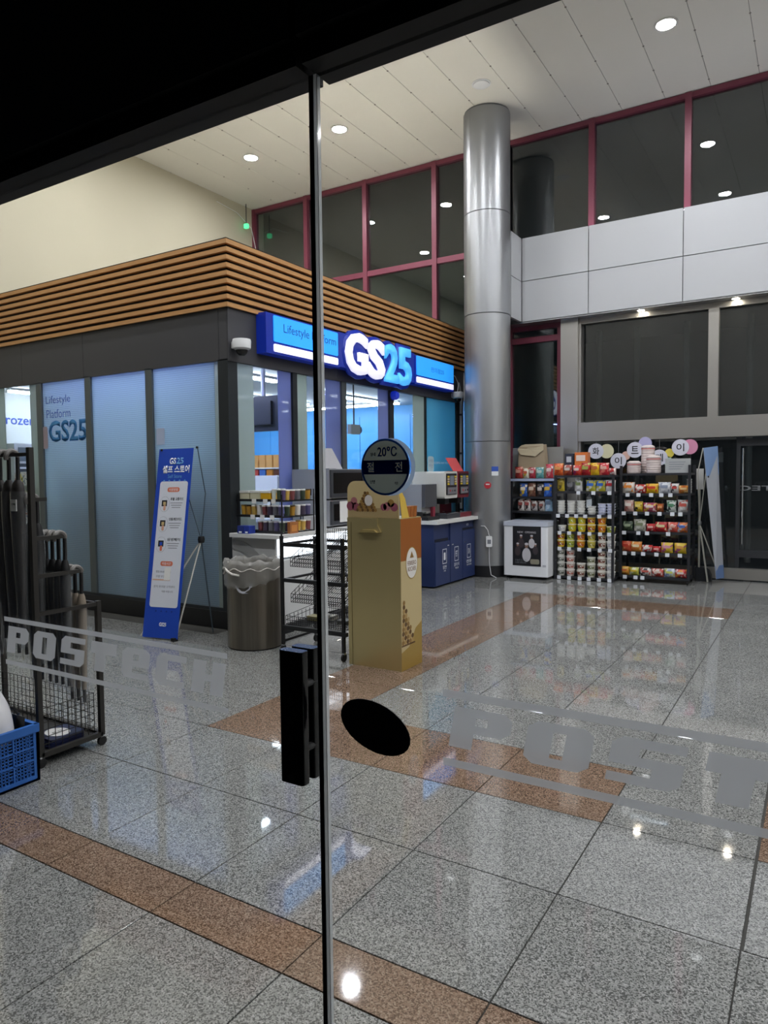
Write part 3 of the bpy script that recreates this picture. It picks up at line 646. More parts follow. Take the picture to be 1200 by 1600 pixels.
# shop shelving just behind the ribbed panes
gm = mat('grey shelving', '#ccd4d8', .6)
for x0, x1, zt, lb in ((-7.6, -6.5, 1.62, 'grey shop shelf unit with a flat back standing behind the ribbed panes'), (-6.4, -5.15, 1.72, 'taller grey shop shelf unit behind the ribbed panes beside the corner')):
    t = thing('shop_shelf', lb, 'shelf', ((x0+x1)/2, 5.6, 0))
    MB().box(x0, x1, 5.30, 5.34, 0, zt).build('back_panel', gm, t)
    for z in (.1, .5, .9, 1.3): MB().box(x0, x1, 5.34, 5.7, z-.02, z+.01).build('shelf', gm, t)
t = thing('frozen_cabinet', 'grey topped upright freezer under the blue Frozen lettering', 'freezer', (-9.1, 5.85, 0))
MB().box(-9.43, -8.9, 5.35, 7.0, 0, 1.95).build('cabinet', whitegl, t)
MB().box(-8.898, -8.885, 5.4, 6.95, 1.72, 1.90).build('head_panel', mat('slate panel', '#5d6a78', .4), t)
MB().box(-8.898, -8.89, 5.4, 6.95, .3, 1.69).build('glass_front', mat('dim glass front', '#39424e', .15), t)
for z in (1.62, 1.25, .85): MB().box(-8.889, -8.87, 5.4, 6.95, z, z+.025).build('shelf_lip', whitegl, t)
rk = thing('ice_cream_stand', 'white shop stand with rows of bright packets near the umbrella rack', 'stand', (-8.35, 5.45, 0))
MB().box(-8.62, -8.08, 5.25, 5.28, 0, 1.58).build('back_panel', white, rk)
for i, z in enumerate((.3, .65, .95, 1.2, 1.42)):
    MB().box(-8.62, -8.08, 5.13, 5.25, z-.012, z).build('shelf', white, rk)
    for j in range(6):
        MB().box(-8.60+.087*j, -8.53+.087*j, 5.16, 5.22, z, z+.14).build('packet', printed('packet ink %d' % ((i+j) % 4), *[('#e9e5dd', '#c24c3c', '#5b6f9c'), ('#e8d86a', '#f2efe4', '#5b6a48'), ('#f1f0ee', '#7a8795', '#d4483e'), ('#dfe6ea', '#e2c23a', '#2d4f8a')][(i+j) % 4], scale=30), rk)
t = thing('cardboard_box', 'tall tan cardboard box standing behind the frosted strip by the open view', 'box', (-7.99, 5.3, 0))
MB().box(-8.06, -7.88, 5.2, 5.5, 0, 1.42).build('carton', mat('tan cardboard', '#a98a50', .8), t)
MB().box(-8.0, -7.94, 5.199, 5.501, 1.0, 1.421).build('tape', mat('brown tape', '#8a6c3a', .4), t)
# hanging monitor seen from behind, and till things in the corner window
p = ony(412, 640, 5.95)
t = thing('hanging_monitor', 'black hanging monitor seen from behind in the corner window', 'monitor', (p.x, 5.95, 1.98))
MB().box(p.x-.22, p.x+.24, 5.93, 5.97, 1.98, 2.36).build('monitor_back', mat('charcoal plastic', '#23262c', .5), t)
MB().box(p.x-.14, p.x+.14, 5.90, 5.93, 2.05, 2.30).build('rear_cover', mat('charcoal plastic', '#23262c', .5), t)
MB().tube([(p.x, 5.95, 2.36), (p.x, 5.95, 2.66)], .025, 8).build('ceiling_pole', white, t)
t = thing('till_counter', 'white till counter behind the corner hall window', 'counter', (-5.9, 6.9, 0))
MB().box(-6.35, -5.5, 6.4, 7.7, 0, .95).build('counter_body', white, t); MB().box(-6.4, -5.45, 6.35, 7.75, .95, .99).build('worktop', whitegl, t)
t = thing('till_screen', 'white back of a till screen on the shop counter', 'till', (-5.85, 6.75, .99))
MB().rbox(-6.05, -5.68, 6.74, 6.79, 1.22, 1.50, .02, 'y').build('screen_back', white, t)
MB().box(-5.92, -5.8, 6.75, 6.85, 1.0, 1.22).build('stand_neck', white, t); MB().box(-6.0, -5.72, 6.68, 6.92, .99, 1.01).build('stand_base', white, t)
t = thing('snack_shelf', 'shop shelf of orange and brown packets beyond the till', 'shelf', (-7.2, 8.3, 0))
MB().box(-7.75, -6.6, 8.44, 8.5, 0, 1.62).build('back_panel', white, t)
for i, z in enumerate((1.15, 1.4, 1.62)):
    MB().box(-7.75, -6.6, 8.2, 8.44, z-.02, z).build('shelf', white, t)
    for j in range(8): MB().box(-7.72+.14*j, -7.61+.14*j, 8.25, 8.38, z, z+.19).build('packet', bcol[(i*3+j*2) % 7] if z < 1.6 else mat('tan carton', '#d09a5a', .7), t)
# self-service screen
a, b = onx(514, 658, -4.93), onx(539, 717, -4.93)
t = thing('order_screen', 'upright lit blue and white order screen in the hall window', 'screen', (-4.93, (a.y+b.y)/2, b.z-.5))
MB().box(-4.97, -4.93, a.y-.015, b.y+.015, b.z-.015, a.z+.015).build('screen_case', mat('blue case', '#1c4fa8', .4), t)
MB().tube([(-4.95, (a.y+b.y)/2, .9), (-4.95, (a.y+b.y)/2, b.z-.01)], .02, 8).build('stand', darkgrey, t)
sn = MB().box(-4.93, -4.927, a.y, b.y, b.z, a.z).build('display', mat('lit white display', '#e8f2fb', .3, em='#dbe9f6', es=.8), t)
MB().box(-4.927, -4.9255, a.y, b.y, a.z-.12, a.z).build('display_header', mat('lit blue display', '#3f8fe0', .3, em='#3d8de6', es=.7), sn)
text('셀프 주문', (-4.9255, (a.y+b.y)/2, a.z-.075), .22, .05, whiteprint, sn, FX, depth=.0003)
for i in range(3):
    MB().box(-4.927, -4.9255, a.y+.04, a.y+.09, a.z-.22-.08*i, a.z-.17-.08*i).build('display_icon', mat('display icon', '#5b5f4a', .5), sn)
    MB().box(-4.927, -4.9255, a.y+.14, b.y-.04, a.z-.20-.08*i, a.z-.185-.08*i).build('display_line', inkg, sn)
# ---------------------------------------------------------------- white counter outside the shop windows
lam = mat('pale laminate', '#c6c7c8', .45)
t = thing('window_counter', 'long white counter under the shop windows with a glowing front strip', 'counter', (-4.5, 6.3, 0))
MB().rbox(KX+.012, -4.21, 5.0, 7.75, .915, .95, .03, 'z').build('worktop', mat('white worktop', '#dcdddd', .35), t)
MB().box(KX+.012, -4.30, 5.055, 5.08, .09, .915).build('end_panel', lam, t)
MB().box(-4.325, -4.30, 5.08, 7.7, .09, .70).build('front_panel', mat('white front panel', '#d9dada', .4), t)
MB().box(KX+.012, -4.34, 5.09, 7.68, .0, .09).build('plinth', darkgrey, t)
MB().box(-4.345, -4.335, 5.09, 7.68, .72, .905).build('light_strip', mat('white light strip', '#f5f8fc', em='#eef4ff', es=2.2), t)
arc = [(-4.83+.55*math.sin(math.radians(q))+0, .89-.62*(1-math.cos(math.radians(q)))) for q in range(0, 91, 6)]
arc2 = [(-4.83+.43*math.sin(math.radians(q)), .80-.56*(1-math.cos(math.radians(q)))) for q in range(90, -1, -6)]
MB().prism(arc+arc2, lambda a_, b_, q: (a_, q, b_), 5.045, 5.055).build('curved_trim', mat('grey curved trim', '#9a9b9b', .5), t)
MB().box(-4.34, -4.29, 5.06, 5.30, .0, .05).build('kick_rail', black, t)
# tiered wire snack stand on the counter
t = thing('snack_stand', 'three-tier black wire snack stand on the white counter', 'stand', (-4.5, 5.4, .95))
tiers = (.965, 1.115, 1.265)
for z in tiers:
    mb = MB()
    for y in (5.14, 5.24, 5.34, 5.44, 5.54, 5.62): mb.box(-4.82, -4.28, y-.003, y+.003, z-.01, z-.004)
    for x_ in (-4.82, -4.55, -4.28): mb.box(x_-.004, x_+.004, 5.14, 5.62, z-.015, z-.004)
    mb.build('tier', black, t)
    MB().box(-4.83, -4.27, 5.115, 5.122, z-.012, z+.012).build('front_rail', black, t)
for x_ in (-4.825, -4.275):
    for y in (5.13, 5.62): MB().box(x_-.005, x_+.005, y-.005, y+.005, .95, 1.32).build('post', black, t)
for i, (x_, z) in enumerate(((-4.60, 1.265), (-4.46, 1.265), (-4.36, 1.265), (-4.62, 1.115), (-4.50, 1.115), (-4.38, 1.115))):
    MB().box(x_-.025, x_+.025, 5.109, 5.115, z-.03, z+.012).build('price_tag', paper, t)
jars = [('#cfa13f', '#8a6a2c', 'amber'), ('#b88b38', '#3b2c16', 'dark lidded amber'), ('#d2ae5a', '#efe9da', 'cream lidded amber'), ('#e4e2dd', '#f4f4f2', 'white'), ('#7f484b', '#d9d9d6', 'red'), ('#51465a', '#e7e5e2', 'plum'), ('#6a6a72', '#dddcda', 'grey'), ('#5d5880', '#c8c6d8', 'violet'), ('#3e4a3c', '#cfd2cf', 'olive')]
def jar(x_, y, z, r, h, body, lid, label, grp, shape=0):
    t = thing('snack_jar', label, 'jar', (x_, y, z), group=grp)
    MB().lathe([(r*.82, 0), (r, h*.8), (r, h*.86)], (x_, y, z), 12).build('cup', mat('jar '+body, body, .3), t, smooth=True)
    MB().lathe([(r*1.06, h*.86), (r*1.06, h*.95), (r*.9, h)], (x_, y, z), 12).build('lid', mat('lid '+lid, lid, .3), t, smooth=True)
    return t
OD = ['first', 'second', 'third', 'fourth', 'fifth', 'sixth', 'seventh', 'eighth']
tn = ['bottom tier', 'middle tier', 'top tier']
for ti, z in enumerate(tiers[:2]):
    for k in range(8 if ti else 5):
        x_ = -4.775+.066*k if ti else -4.565+.066*k
        b_, l_, nm = jars[(k if ti else k+4) % 9]
        jar(x_, 5.165, z, .028, .105, b_, l_, '%s snack jar, %s of the counter stand, %s from the corner post' % (nm, tn[ti], OD[k]), 'snack jars on the counter stand')
for k in range(5):
    for ti, z in enumerate(tiers):
        b_, l_, nm = jars[(2*k+3*ti+5) % 9]
        jar(-4.315, 5.255+.08*k, z, .028, .10, b_, l_, '%s snack jar on the hall edge, %s, %s from the near end' % (nm, tn[ti], OD[k]), 'snack jars on the counter stand')
for k, (x_, wd, c_, nm) in enumerate(((-4.75, .125, '#d9d2b4', 'cream'), (-4.615, .125, '#d3cfae', 'pale straw'), (-4.485, .12, '#e0ae22', 'bright yellow'))):
    t2 = thing('snack_tub', '%s square snack tub on the top tier of the counter stand' % nm, 'tub', (x_, 5.2, 1.265))
    MB().rbox(x_-wd/2, x_+wd/2, 5.14, 5.26, 1.265, 1.335, .012).build('tub', mat('tub '+c_, c_, .4), t2); MB().rbox(x_-wd/2-.003, x_+wd/2+.003, 5.137, 5.263, 1.335, 1.355, .012).build('lid', mat('milky lid', '#e3e3dc', .3), t2)
for k, c_ in enumerate(('#dfe6df', '#44503f', '#5f4f78')):
    jar(-4.395+.045*k if k else -4.40, 5.17+.012*k, 1.265, .022, .11, c_, '#d9dcda', ['pale', 'dark green', 'purple'][k]+' slim snack jar on the top tier beside the yellow tub', 'snack jars on the counter stand')
for k, (x0, x1, c_, lb) in enumerate(((-4.735, -4.66, '#22347f', 'small navy carton under the snack stand, nearer the corner post'), (-4.655, -4.585, '#243a96', 'small blue carton under the snack stand with white print'), (-4.325, -4.285, '#a86a3c', 'brown carton at the hall end of the snack stand'))):
    t2 = thing('carton', lb, 'carton', ((x0+x1)/2, 5.15, .95))
    if k < 2:
        MB().box(x0, x1, 5.02, 5.105, .952, 1.025).build('carton_body', mat('carton '+c_, c_, .5), t2); MB().box(x0+.02, x1-.02, 5.0185, 5.02, .958, .972).build('printed_patch', whiteprint, t2)
    else:
        MB().box(-4.27, -4.235, 5.2, 5.32, .952, 1.06).build('carton_body', mat('carton '+c_, c_, .5), t2); MB().box(-4.2352, -4.234, 5.22, 5.3, .97, 1.03).build('printed_patch', mat('orange print', '#d08a48', .5), t2)
t2 = thing('tissue_box', 'white box with loose napkins behind the brown carton on the counter', 'box', (-4.4, 5.75, .95))
MB().box(-4.45, -4.3, 5.68, 5.8, .952, 1.09).build('box', paper, t2); MB().box(-4.31, -4.295, 5.70, 5.78, .97, 1.03).build('slot', inkg, t2)
t2 = thing('paper_cup', 'white paper tub on the counter front edge beside the napkin box', 'tub', (-4.245, 5.72, .95))
MB().lathe([(.035, .002), (.042, .075), (.045, .078)], (-4.245, 5.72, .95), 14).build('cup', paper, t2, smooth=True); MB().lathe([(.046, .078), (.046, .085)], (-4.245, 5.72, .95), 14).build('lid', white, t2)
# two microwave ovens, one above the other
def oven(y0, y1, z0, z1, label, sheet):
    t = thing('microwave_oven', label, 'microwave', (-4.55, (y0+y1)/2, z0), group='microwave ovens on the window counter')
    MB().box(-4.80, -4.315, y0, y1, z0+.015, z1).build('casing', mat('satin steel casing', '#a6a8ac', .4, .3), t)
    d = MB().box(-4.315, -4.295, y0+.01, y1-.15, z0+.03, z1-.01).build('door', mat('oven door grey', '#55585e', .35, .5), t)
    MB().box(-4.295, -4.292, y0+.05, y1-.19, z0+.07, z1-.04).build('door_glass', blackgl, d); MB().tube([(-4.285, y1-.17, z0+.06), (-4.27, y1-.165, (z0+z1)/2), (-4.285, y1-.17, z1-.05)], .008, 6).build('door_handle', chrome, d)
    c = MB().box(-4.315, -4.297, y1-.145, y1-.005, z0+.03, z1-.01).build('control_panel', mat('oven panel', '#2b2d33', .4), t)
    for i in range(3): MB().box(-4.297, -4.294, y1-.12, y1-.03, z0+.07+.06*i, z0+.10+.06*i).build('button', mat('oven button', '#8a3a44', .4), c)
    for k in range(8): MB().box(-4.70+.035*k, -4.685+.035*k, y0-.001, y0+.002, z0+.05, z0+.12).build('vent_slot', ink, t)
    for x_, y in ((-4.76, y0+.05), (-4.36, y0+.05), (-4.76, y1-.05), (-4.36, y1-.05)): MB().box(x_-.02, x_+.02, y-.02, y+.02, z0, z0+.016).build('foot', rubber, t)
    if sheet: plate((-4.291, y0+.30, z0+.16), .30, .22, .0015, FX).build('paper_sheet', paper, t)
OY0 = onx(516, 750, -4.3).y
oven(OY0, OY0+.78, .952, 1.235, 'lower steel microwave on the white counter with a paper sheet taped on', True)
oven(OY0, OY0+.78, 1.237, 1.56, 'upper steel microwave stacked over another on the counter', False)
t2 = thing('notice_card', 'leaning grey notice card standing on the upper microwave', 'sign', (-4.42, OY0+.2, 1.56))
polyplate([(-4.44, OY0+.03, 1.562), (-4.40, OY0+.36, 1.562), (-4.46, OY0+.25, 1.78), (-4.48, OY0+.04, 1.78)], .006).build('card', mat('grey card', '#b7b6bb', .7), t2)
MB().box(-4.50, -4.38, OY0+.1, OY0+.22, 1.56, 1.566).build('card_foot', inkg, t2)
t2 = thing('hanging_mirror', 'small grey box camera hanging in the middle shop window', 'camera', (-5.2, 8.0, 2.0))
t2.location = tuple(onx(532, 690, -5.1)); q = onx(533, 670, -5.0)
q = onx(554, 671, -5.0); t2.name = 'hanging_camera'; t2.location = tuple(q)
MB().box(-5.04, -4.98, q.y-.10, q.y+.10, q.z-.06, q.z+.06).build('housing', mat('grey housing', '#8d9298', .5), t2); MB().lathe([(.04, 0), (.045, .04)], (-5.04, q.y+.13, q.z), 12, 'x').build('lens', chrome, t2, smooth=True)
MB().tube([(-5.01, q.y, q.z+.06), (-5.01, q.y, 2.66)], .01, 6).build('hanger', darkgrey, t2)
q = onx(616, 618, -4.80)
t2 = thing('alarm_lamp', 'small deep blue alarm lamp under the lit letter five', 'lamp', (KX+.03, q.y, q.z-.06))
MB().lathe([(.06, 0), (.06, .06), (.045, .09)], (KX+.012, q.y, q.z), 16, 'x').build('lens', mat('cobalt lens', '#1d36b8', .25, em='#1d36d0', es=.25), t2, smooth=True); MB().lathe([(.07, 0), (.07, .015)], (KX+.0125, q.y, q.z), 16, 'x').build('base', darkgrey, t2)
# ---------------------------------------------------------------- navy recycling cabinet with coffee machines
t = thing('recycling_cabinet', 'navy recycling cabinet with three doors beside the column', 'cabinet', (-4.5, 8.9, 0))
NY0, NY1 = 8.17, 9.41
MB().box(KX+.012, -4.275, NY0, NY1, .02, .84).build('carcass', navy, t)
MB().box(KX+.012, -4.20, NY0-.04, NY1+.06, .84, .885).build('worktop', mat('white cabinet top', '#e4e4e2', .35), t)
hatch = mat('recess black', '#0f1426', .6)
for k, (y0, y1, zt) in enumerate(((NY0+.01, 8.60, .60), (8.615, 8.99, .83), (9.005, NY1-.005, .70))):
    d = MB().box(-4.275, -4.252, y0, y1, .03, zt).build('door', navy, t)
    lp = (y1-.06) if k == 0 else y0+.06
    MB().box(-4.252, -4.247, lp-.025, lp+.025, .53+.0*k, .545).build('latch', chrome, d)
    cy_, cz = (y0+y1)/2+(.05 if k == 0 else 0), .40
    fr_ = MB()
    for yy0, yy1, z0, z1 in ((-.06, .06, .09, .098), (-.06, .06, -.098, -.09), (-.06, -.053, -.09, .09), (.053, .06, -.09, .09)): fr_.box(-4.252, -4.2512, cy_+yy0, cy_+yy1, cz+z0, cz+z1)
    fr_.build('printed_frame', whiteprint, d)
    text(['♻', 'PET', 'CAN'][k], (-4.2512, cy_, cz), .06, .08, whiteprint, d, FX, depth=.0005) if k else MB().rbox(-4.252, -4.2512, cy_-.025, cy_+.025, cz-.05, cz+.05, .012, 'x').build('printed_bottle', whiteprint, d)
    text(['일반', '플라스틱', '캔류'][k], (-4.2512, cy_, .255), [.11, .15, .17][k], .05, whiteprint, d, FX, depth=.0005)
    text(['쓰레기', '컵', '유리병'][k], (-4.2512, cy_, .205), [.06, .10, .15][k], .022, whiteprint, d, FX, depth=.0005)
MB().box(-4.276, -4.270, NY0+.03, 8.58, .605, .64).build('hatch', hatch, t); MB().box(-4.276, -4.270, 9.03, NY1-.03, .705, .735).build('hatch', hatch, t)
text('컵', (-4.2735, 9.2, .775), .07, .03, whiteprint, t, FX, depth=.0005)
def coffee(y0, y1, body, name_, label, zt=1.53):
    t = thing('coffee_machine', label, 'coffee machine', (-4.55, (y0+y1)/2, .885))
    bm_ = mat(name_, body, .35)
    MB().box(-4.84, -4.62, y0, y1, .93, zt).build('back_body', bm_, t)
    MB().rbox(-4.62, -4.34, y0, y1, 1.16, zt, .03, 'x').build('head', bm_, t)
    MB().box(-4.84, -4.30, y0, y1, .885, .95).build('drip_base', mat('base '+body, body if body != '#d9d8d2' else '#3b3c42', .4), t)
    MB().box(-4.61, -4.32, y0+.04, y1-.04, .95, .962).build('drip_tray', chrome, t)
    sc_ = MB().box(-4.34, -4.325, y0+.05, y1-.05, 1.21, 1.50).build('front_panel', mat('panel black', '#1d1c20', .3), t)
    MB().box(-4.325, -4.322, y0+.14, y1-.14, 1.34, 1.47).build('screen', mat('screen grey', '#7f8793', .2), sc_)
    for yy in (y0+.09, y1-.09):
        for i in range(4): MB().box(-4.325, -4.320, yy-.028, yy+.028, 1.345+.033*i, 1.370+.033*i).build('button', mat('button yellow', '#d8bf3a', .4) if i % 3 == 0 else mat('button pale', '#c9b49a', .4), sc_)
    kp = MB().box(-4.325, -4.321, y0+.07, y1-.07, 1.22, 1.31).build('keypad', mat('keypad grey', '#7c7a80', .4), sc_)
    for i in range(3): disc((-4.321, y0+.14+.07*i, 1.265), .014, .014, .003, FX, 12).build('knob', [mat('button red', '#c23a3e', .4), chrome, black][i], kp)
    MB().box(-4.55, -4.40, (y0+y1)/2-.06, (y0+y1)/2+.06, 1.08, 1.16).build('spout', black, t)
    return t
coffee(8.62, 9.02, '#d9d8d2', 'ivory casing', 'ivory coffee machine with a screen on the navy cabinet')
coffee(9.03, 9.40, '#6e1f2c', 'wine red casing', 'wine red coffee machine beside the column on the navy cabinet')
t = thing('ice_dispenser', 'steel ice dispenser on the navy cabinet beside the ivory coffee machine', 'dispenser', (-4.55, 8.35, .885))
MB().box(-4.84, -4.45, 8.17, 8.52, 1.0, 1.36).box(-4.84, -4.62, 8.17, 8.52, .886, 1.0).build('casing', mat('satin dispenser steel', '#a9aaab', .35, .4), t)
MB().box(-4.45, -4.40, 8.18, 8.51, 1.06, 1.36).build('front_cover', mat('graphite cover', '#4b4c50', .4), t)
MB().box(-4.62, -4.36, 8.18, 8.51, .886, .93).build('drip_tray', black, t); MB().box(-4.44, -4.40, 8.40, 8.46, .93, 1.06).build('spout', mat('spout red', '#8c3040', .4), t)
t = thing('tip_card', 'red and pink leaning promo card on the wine red coffee machine', 'sign', (-4.5, 9.15, 1.53))
a = onx(706, 717, -4.45); 
polyplate([(-4.42, 9.05, 1.532), (-4.42, 9.38, 1.532), (-4.50, 9.30, 1.72), (-4.50, 8.97, 1.72)], .006).build('card', mat('coral card', '#d4585a', .55), t)
disc((-4.452, 9.10, 1.612), .055, .065, .004, (Vector((0, 1, 0)), Vector((-.39, 0, .92))), 20).build('printed_circle', mat('cream circle', '#ead7c8', .6), t)
MB().box(-4.54, -4.40, 9.1, 9.3, 1.53, 1.536).build('card_foot', mat('coral card', '#d4585a', .55), t)
t = thing('cup_notice', 'rounded clear notice with grey letters on the ivory coffee machine', 'sign', (-4.6, 8.72, 1.53))
plate((-4.6, 8.72, 1.635), .17, .21, .004, FX, r=.04).build('plaque', film('clear acrylic', '#cfe0e4', .4, .35), t)
text('커피', (-4.595, 8.72, 1.675), .11, .05, inkg, t, FX); text('머신', (-4.595, 8.72, 1.61), .11, .05, inkg, t, FX)
# column stickers and power adaptor
def oncol(x, y, z): 
    d = Vector((x-CX, y-CY, 0)).normalized(); return Vector((CX, CY, z))+d*(CR+.001), d
cd, dd = oncol(0.2, 0, 1.53)
for lb, nm, px, py, w_, h_, c1, c2 in (('small blue and white notice stuck on the column', 'column_notice', 775, 736, .10, .13, '#2f55b4', '#dfe3e6'), ('round red sticker on the column below the blue notice', 'red_sticker', 762, 758, .10, .10, '#b8323c', '#e6dada')):
    q = ony(px, py, 9.45); a_ = math.atan2(q.y-CY, q.x-CX); d = Vector((math.cos(a_), math.sin(a_), 0)); c = Vector((CX, CY, q.z))+d*(CR+.002); fc = (Vector((-d.y, d.x, 0)), Vector((0, 0, 1)))
    t = thing(nm, lb, 'sticker', tuple(c-Vector((0, 0, h_/2))))
    if 'notice' in nm:
        plate(c, w_, h_, .002, fc).build('sheet', mat('notice '+c1, c1, .5), t); plate(c+d*.002-Vector((0, 0, .035)), w_, h_-.07, .001, fc).build('printed_patch', mat('notice '+c2, c2, .5), t)
    else:
        disc(c, .05, .05, .003, fc).build('sticker_disc', mat('notice '+c1, c1, .4), t); plate(c+d*.003+Vector((0, 0, .012)), .055, .016, .001, fc).build('printed_patch', whiteprint, t)
q = ony(764, 835, 9.44); a_ = math.atan2(q.y-CY, q.x-CX); d = Vector((math.cos(a_), math.sin(a_), 0)); c = Vector((CX, CY, .52))+d*(CR+.001); fc = (Vector((-d.y, d.x, 0)), Vector((0, 0, 1)))
t = thing('power_adaptor', 'white power adaptor plugged low on the column with a grey cord', 'adaptor', tuple(c))
plate(c, .085, .15, .05, fc, r=.012).build('casing', white, t); plate(c+d*.05, .05, .06, .002, fc).build('printed_patch', inkg, t)
s_ = c+d*.025
MB().tube([s_+Vector((0, 0, .08)), s_+Vector((-.02, -.01, .17)), s_+Vector((-.06, -.02, .22)), (-4.255, 9.445, .74)], .008, 6).build('cord', mat('grey cord', '#c9cbce', .5), t, smooth=True)
MB().tube([s_-Vector((0, 0, .075)), s_+Vector((.01, -.02, -.3)), s_+Vector((.05, -.05, -.47)), Vector((s_.x+.12, s_.y-.02, .008))], .006, 6).build('cord', mat('grey cord', '#c9cbce', .5), t, smooth=True)
ords = ['first', 'second', 'third', 'fourth', 'fifth', 'sixth', 'seventh', 'eighth']
# ---------------------------------------------------------------- roll banner in front of the ribbed panes
t = thing('banner_stand', 'tall blue and white X-stand banner before the ribbed panes', 'banner', (-5.2, 4.55, 0))
B0, B1 = Vector((-5.385, 4.385, .02)), Vector((-4.995, 4.445, .012)); T0, T1 = Vector((-5.40, 4.715, 1.755)), Vector((-5.0, 4.785, 1.772))
bu = ((B1-B0)+(T1-T0)).normalized(); bv = ((T0-B0)+(T1-B1)).normalized(); bn = bu.cross(bv).normalized(); bv = bn.cross(bu)
face = (bu, bv); bc = (B0+B1+T0+T1)/4; BW, BH = .40, 1.78
def bp(u, v, d=.002): return bc + bu*(u*BW/2) + bv*(v*BH/2) + bn*d          # u, v in -1..1
sheet = plate(bc, BW, BH, .002, face).build('banner_sheet', blueprint, t)
plate(bp(.04, -.02), BW*.80, BH*.665, .001, face, r=.025).build('white_panel', mat('banner white', '#d9dde8', .55), sheet)
gp = mat('banner sky print', '#6aa4d8', .5); wp = whiteprint; op = mat('banner orange print', '#d8775a', .5); sk = mat('banner skin print', '#d9a58c', .6)
text('GS', bp(-.14, .865, .003), .075, .062, wp, sheet, face, bold=.03); text('25', bp(.28, .865, .003), .08, .062, gp, sheet, face, bold=.03)
text('셀프 스토어', bp(.08, .775, .003), .31, .075, wp, sheet, face, bold=.03)
text('Self Store', bp(.05, .70, .003), .16, .035, gp, sheet, face)
for i in range(5): disc(bp(-.55+.3*i, .652, .003), .010, .010, .0006, face, 10).build('printed_icon', gp, sheet)
def pill(u, v, s):
    o = plate(bp(u, v, .003), .14, .045, .0006, face, r=.02).build('printed_pill', op, sheet); text(s, bp(u, v, .004), .10, .026, wp, sheet, face)
pill(.05, .555, '이용방법'); pill(.02, -.23, '이용시간')
for k, (v, s) in enumerate(((.40, '후불 교통카드'), (.185, '신용/체크카드'), (-.03, '삼성페이'))):
    disc(bp(-.40, v, .003), .058, .073, .0005, face, 24).build('printed_ring', inkg, sheet); disc(bp(-.40, v, .0036), .056, .071, .0005, face, 24).build('printed_disc', mat('banner white', '#d9dde8', .55), sheet)
    plate(bp(-.41, v+.01, .0043), .062, .058, .0004, face).build('printed_reader', ink, sheet)
    plate(bp(-.40, v+.008, .0048), .03, .03, .0004, face).build('printed_card', mat('banner tan print', '#c9b07a', .5) if k < 2 else blueprint, sheet)
    plate(bp(-.38, v-.04, .0050), .026, .05, .0004, face, r=.01).build('printed_hand', sk if k < 2 else op, sheet)
    text(s, bp(.30, v+.055, .003), .15, .030, ink, sheet, face, bold=.02)
    for j in range(3): plate(bp(.28, v+.012-.024*j, .003), .14-.02*j, .006, .0004, face).build('printed_line', inkg, sheet)
text('평일 09:00 - 24:00', bp(-.12, -.315, .003), .17, .022, inkg, sheet, face); text('주말 무인운영', bp(-.15, -.365, .003), .15, .022, inkg, sheet, face)
plate(bp(.12, -.335, .004), .07, .12, .0008, face).build('paper_patch', paper, sheet)
plate(bp(-.2, -.40, .003), .2, .012, .0004, face).build('printed_line', mat('banner peach', '#e0b49a', .5), sheet)
text('문의 편의점 고객센터', bp(.0, -.47, .003), .24, .022, inkg, sheet, face); text('이용 바랍니다', bp(.2, -.52, .003), .13, .02, inkg, sheet, face)
for i in range(4): disc(bp(-.35+.3*i, -.725, .003), .009, .009, .0006, face, 10).build('printed_icon', mat('banner navy', '#132f86', .5), sheet)
text('GS25', bp(.1, -.86, .003), .08, .035, wp, sheet, face, bold=.03)
hub = Vector((-4.99, 4.80, .90))
MB().lathe([(.028, -.03), (.034, 0), (.028, .03)], hub, 12).build('hub', rubber, t, smooth=True)
wire = mat('slate rod', '#4d5a63', .4, .4)
for q in (T0, T1): MB().tube([hub, hub*.5+Vector(q)*.5+Vector((.03, .05, 0)), q-bn*.006], .005, 6).build('arm', wire, t)
MB().tube([hub, B1-bn*.012+Vector((.0, 0, -.01))], .008, 6).build('leg', mat('pale rod', '#c9c8be', .4), t)
MB().tube([hub, B0-bn*.012], .008, 6).build('leg', mat('pale rod', '#c9c8be', .4), t)
bl = MB().tube([hub, Vector((-4.935, 5.0, .0015))*1.0-Vector((0, .13, 0))], .007, 6).build('leg', wire, t)
MB().box(-5.015, -4.975, 4.42, 4.47, 0, .03).build('foot', rubber, t)
for q in (T0, T1): MB().lathe([(.012, 0), (.012, .02)], q-Vector((0, 0, .012)), 8).build('corner_clip', rubber, t)
# ---------------------------------------------------------------- trash can
TX, TY, TR = -4.245, 4.70, .238
canm = mat('dull stainless drum', '#7c766c', .33, .85, noise=.5, nscale=3, stretch=(9, 9, .35), bump=.05, bscale=4)
t = thing('trash_can', 'round dull steel trash can with a clear liner and torn label', 'bin', (TX, TY, 0))
MB().lathe([(TR, .012), (TR, .74), (TR-.012, .74), (TR-.012, .30)], (TX, TY, 0), 48, caps=False).build('drum', canm, t, smooth=True)
MB().lathe([(TR-.004, 0), (TR-.004, .012), (TR-.02, .02)], (TX, TY, 0), 48).build('base_rim', rubber, t, smooth=True)
bag_m = film('clear wrinkled liner', '#d6d4cf', .35, .58, gloss=.2)
mb = MB(); n = 64; prof = [(TR+.008, .585), (TR+.016, .61), (TR+.020, .68), (TR+.018, .74), (TR+.004, .768), (TR-.02, .765), (TR-.04, .70), (TR-.05, .50)]
rr = random.Random(3)
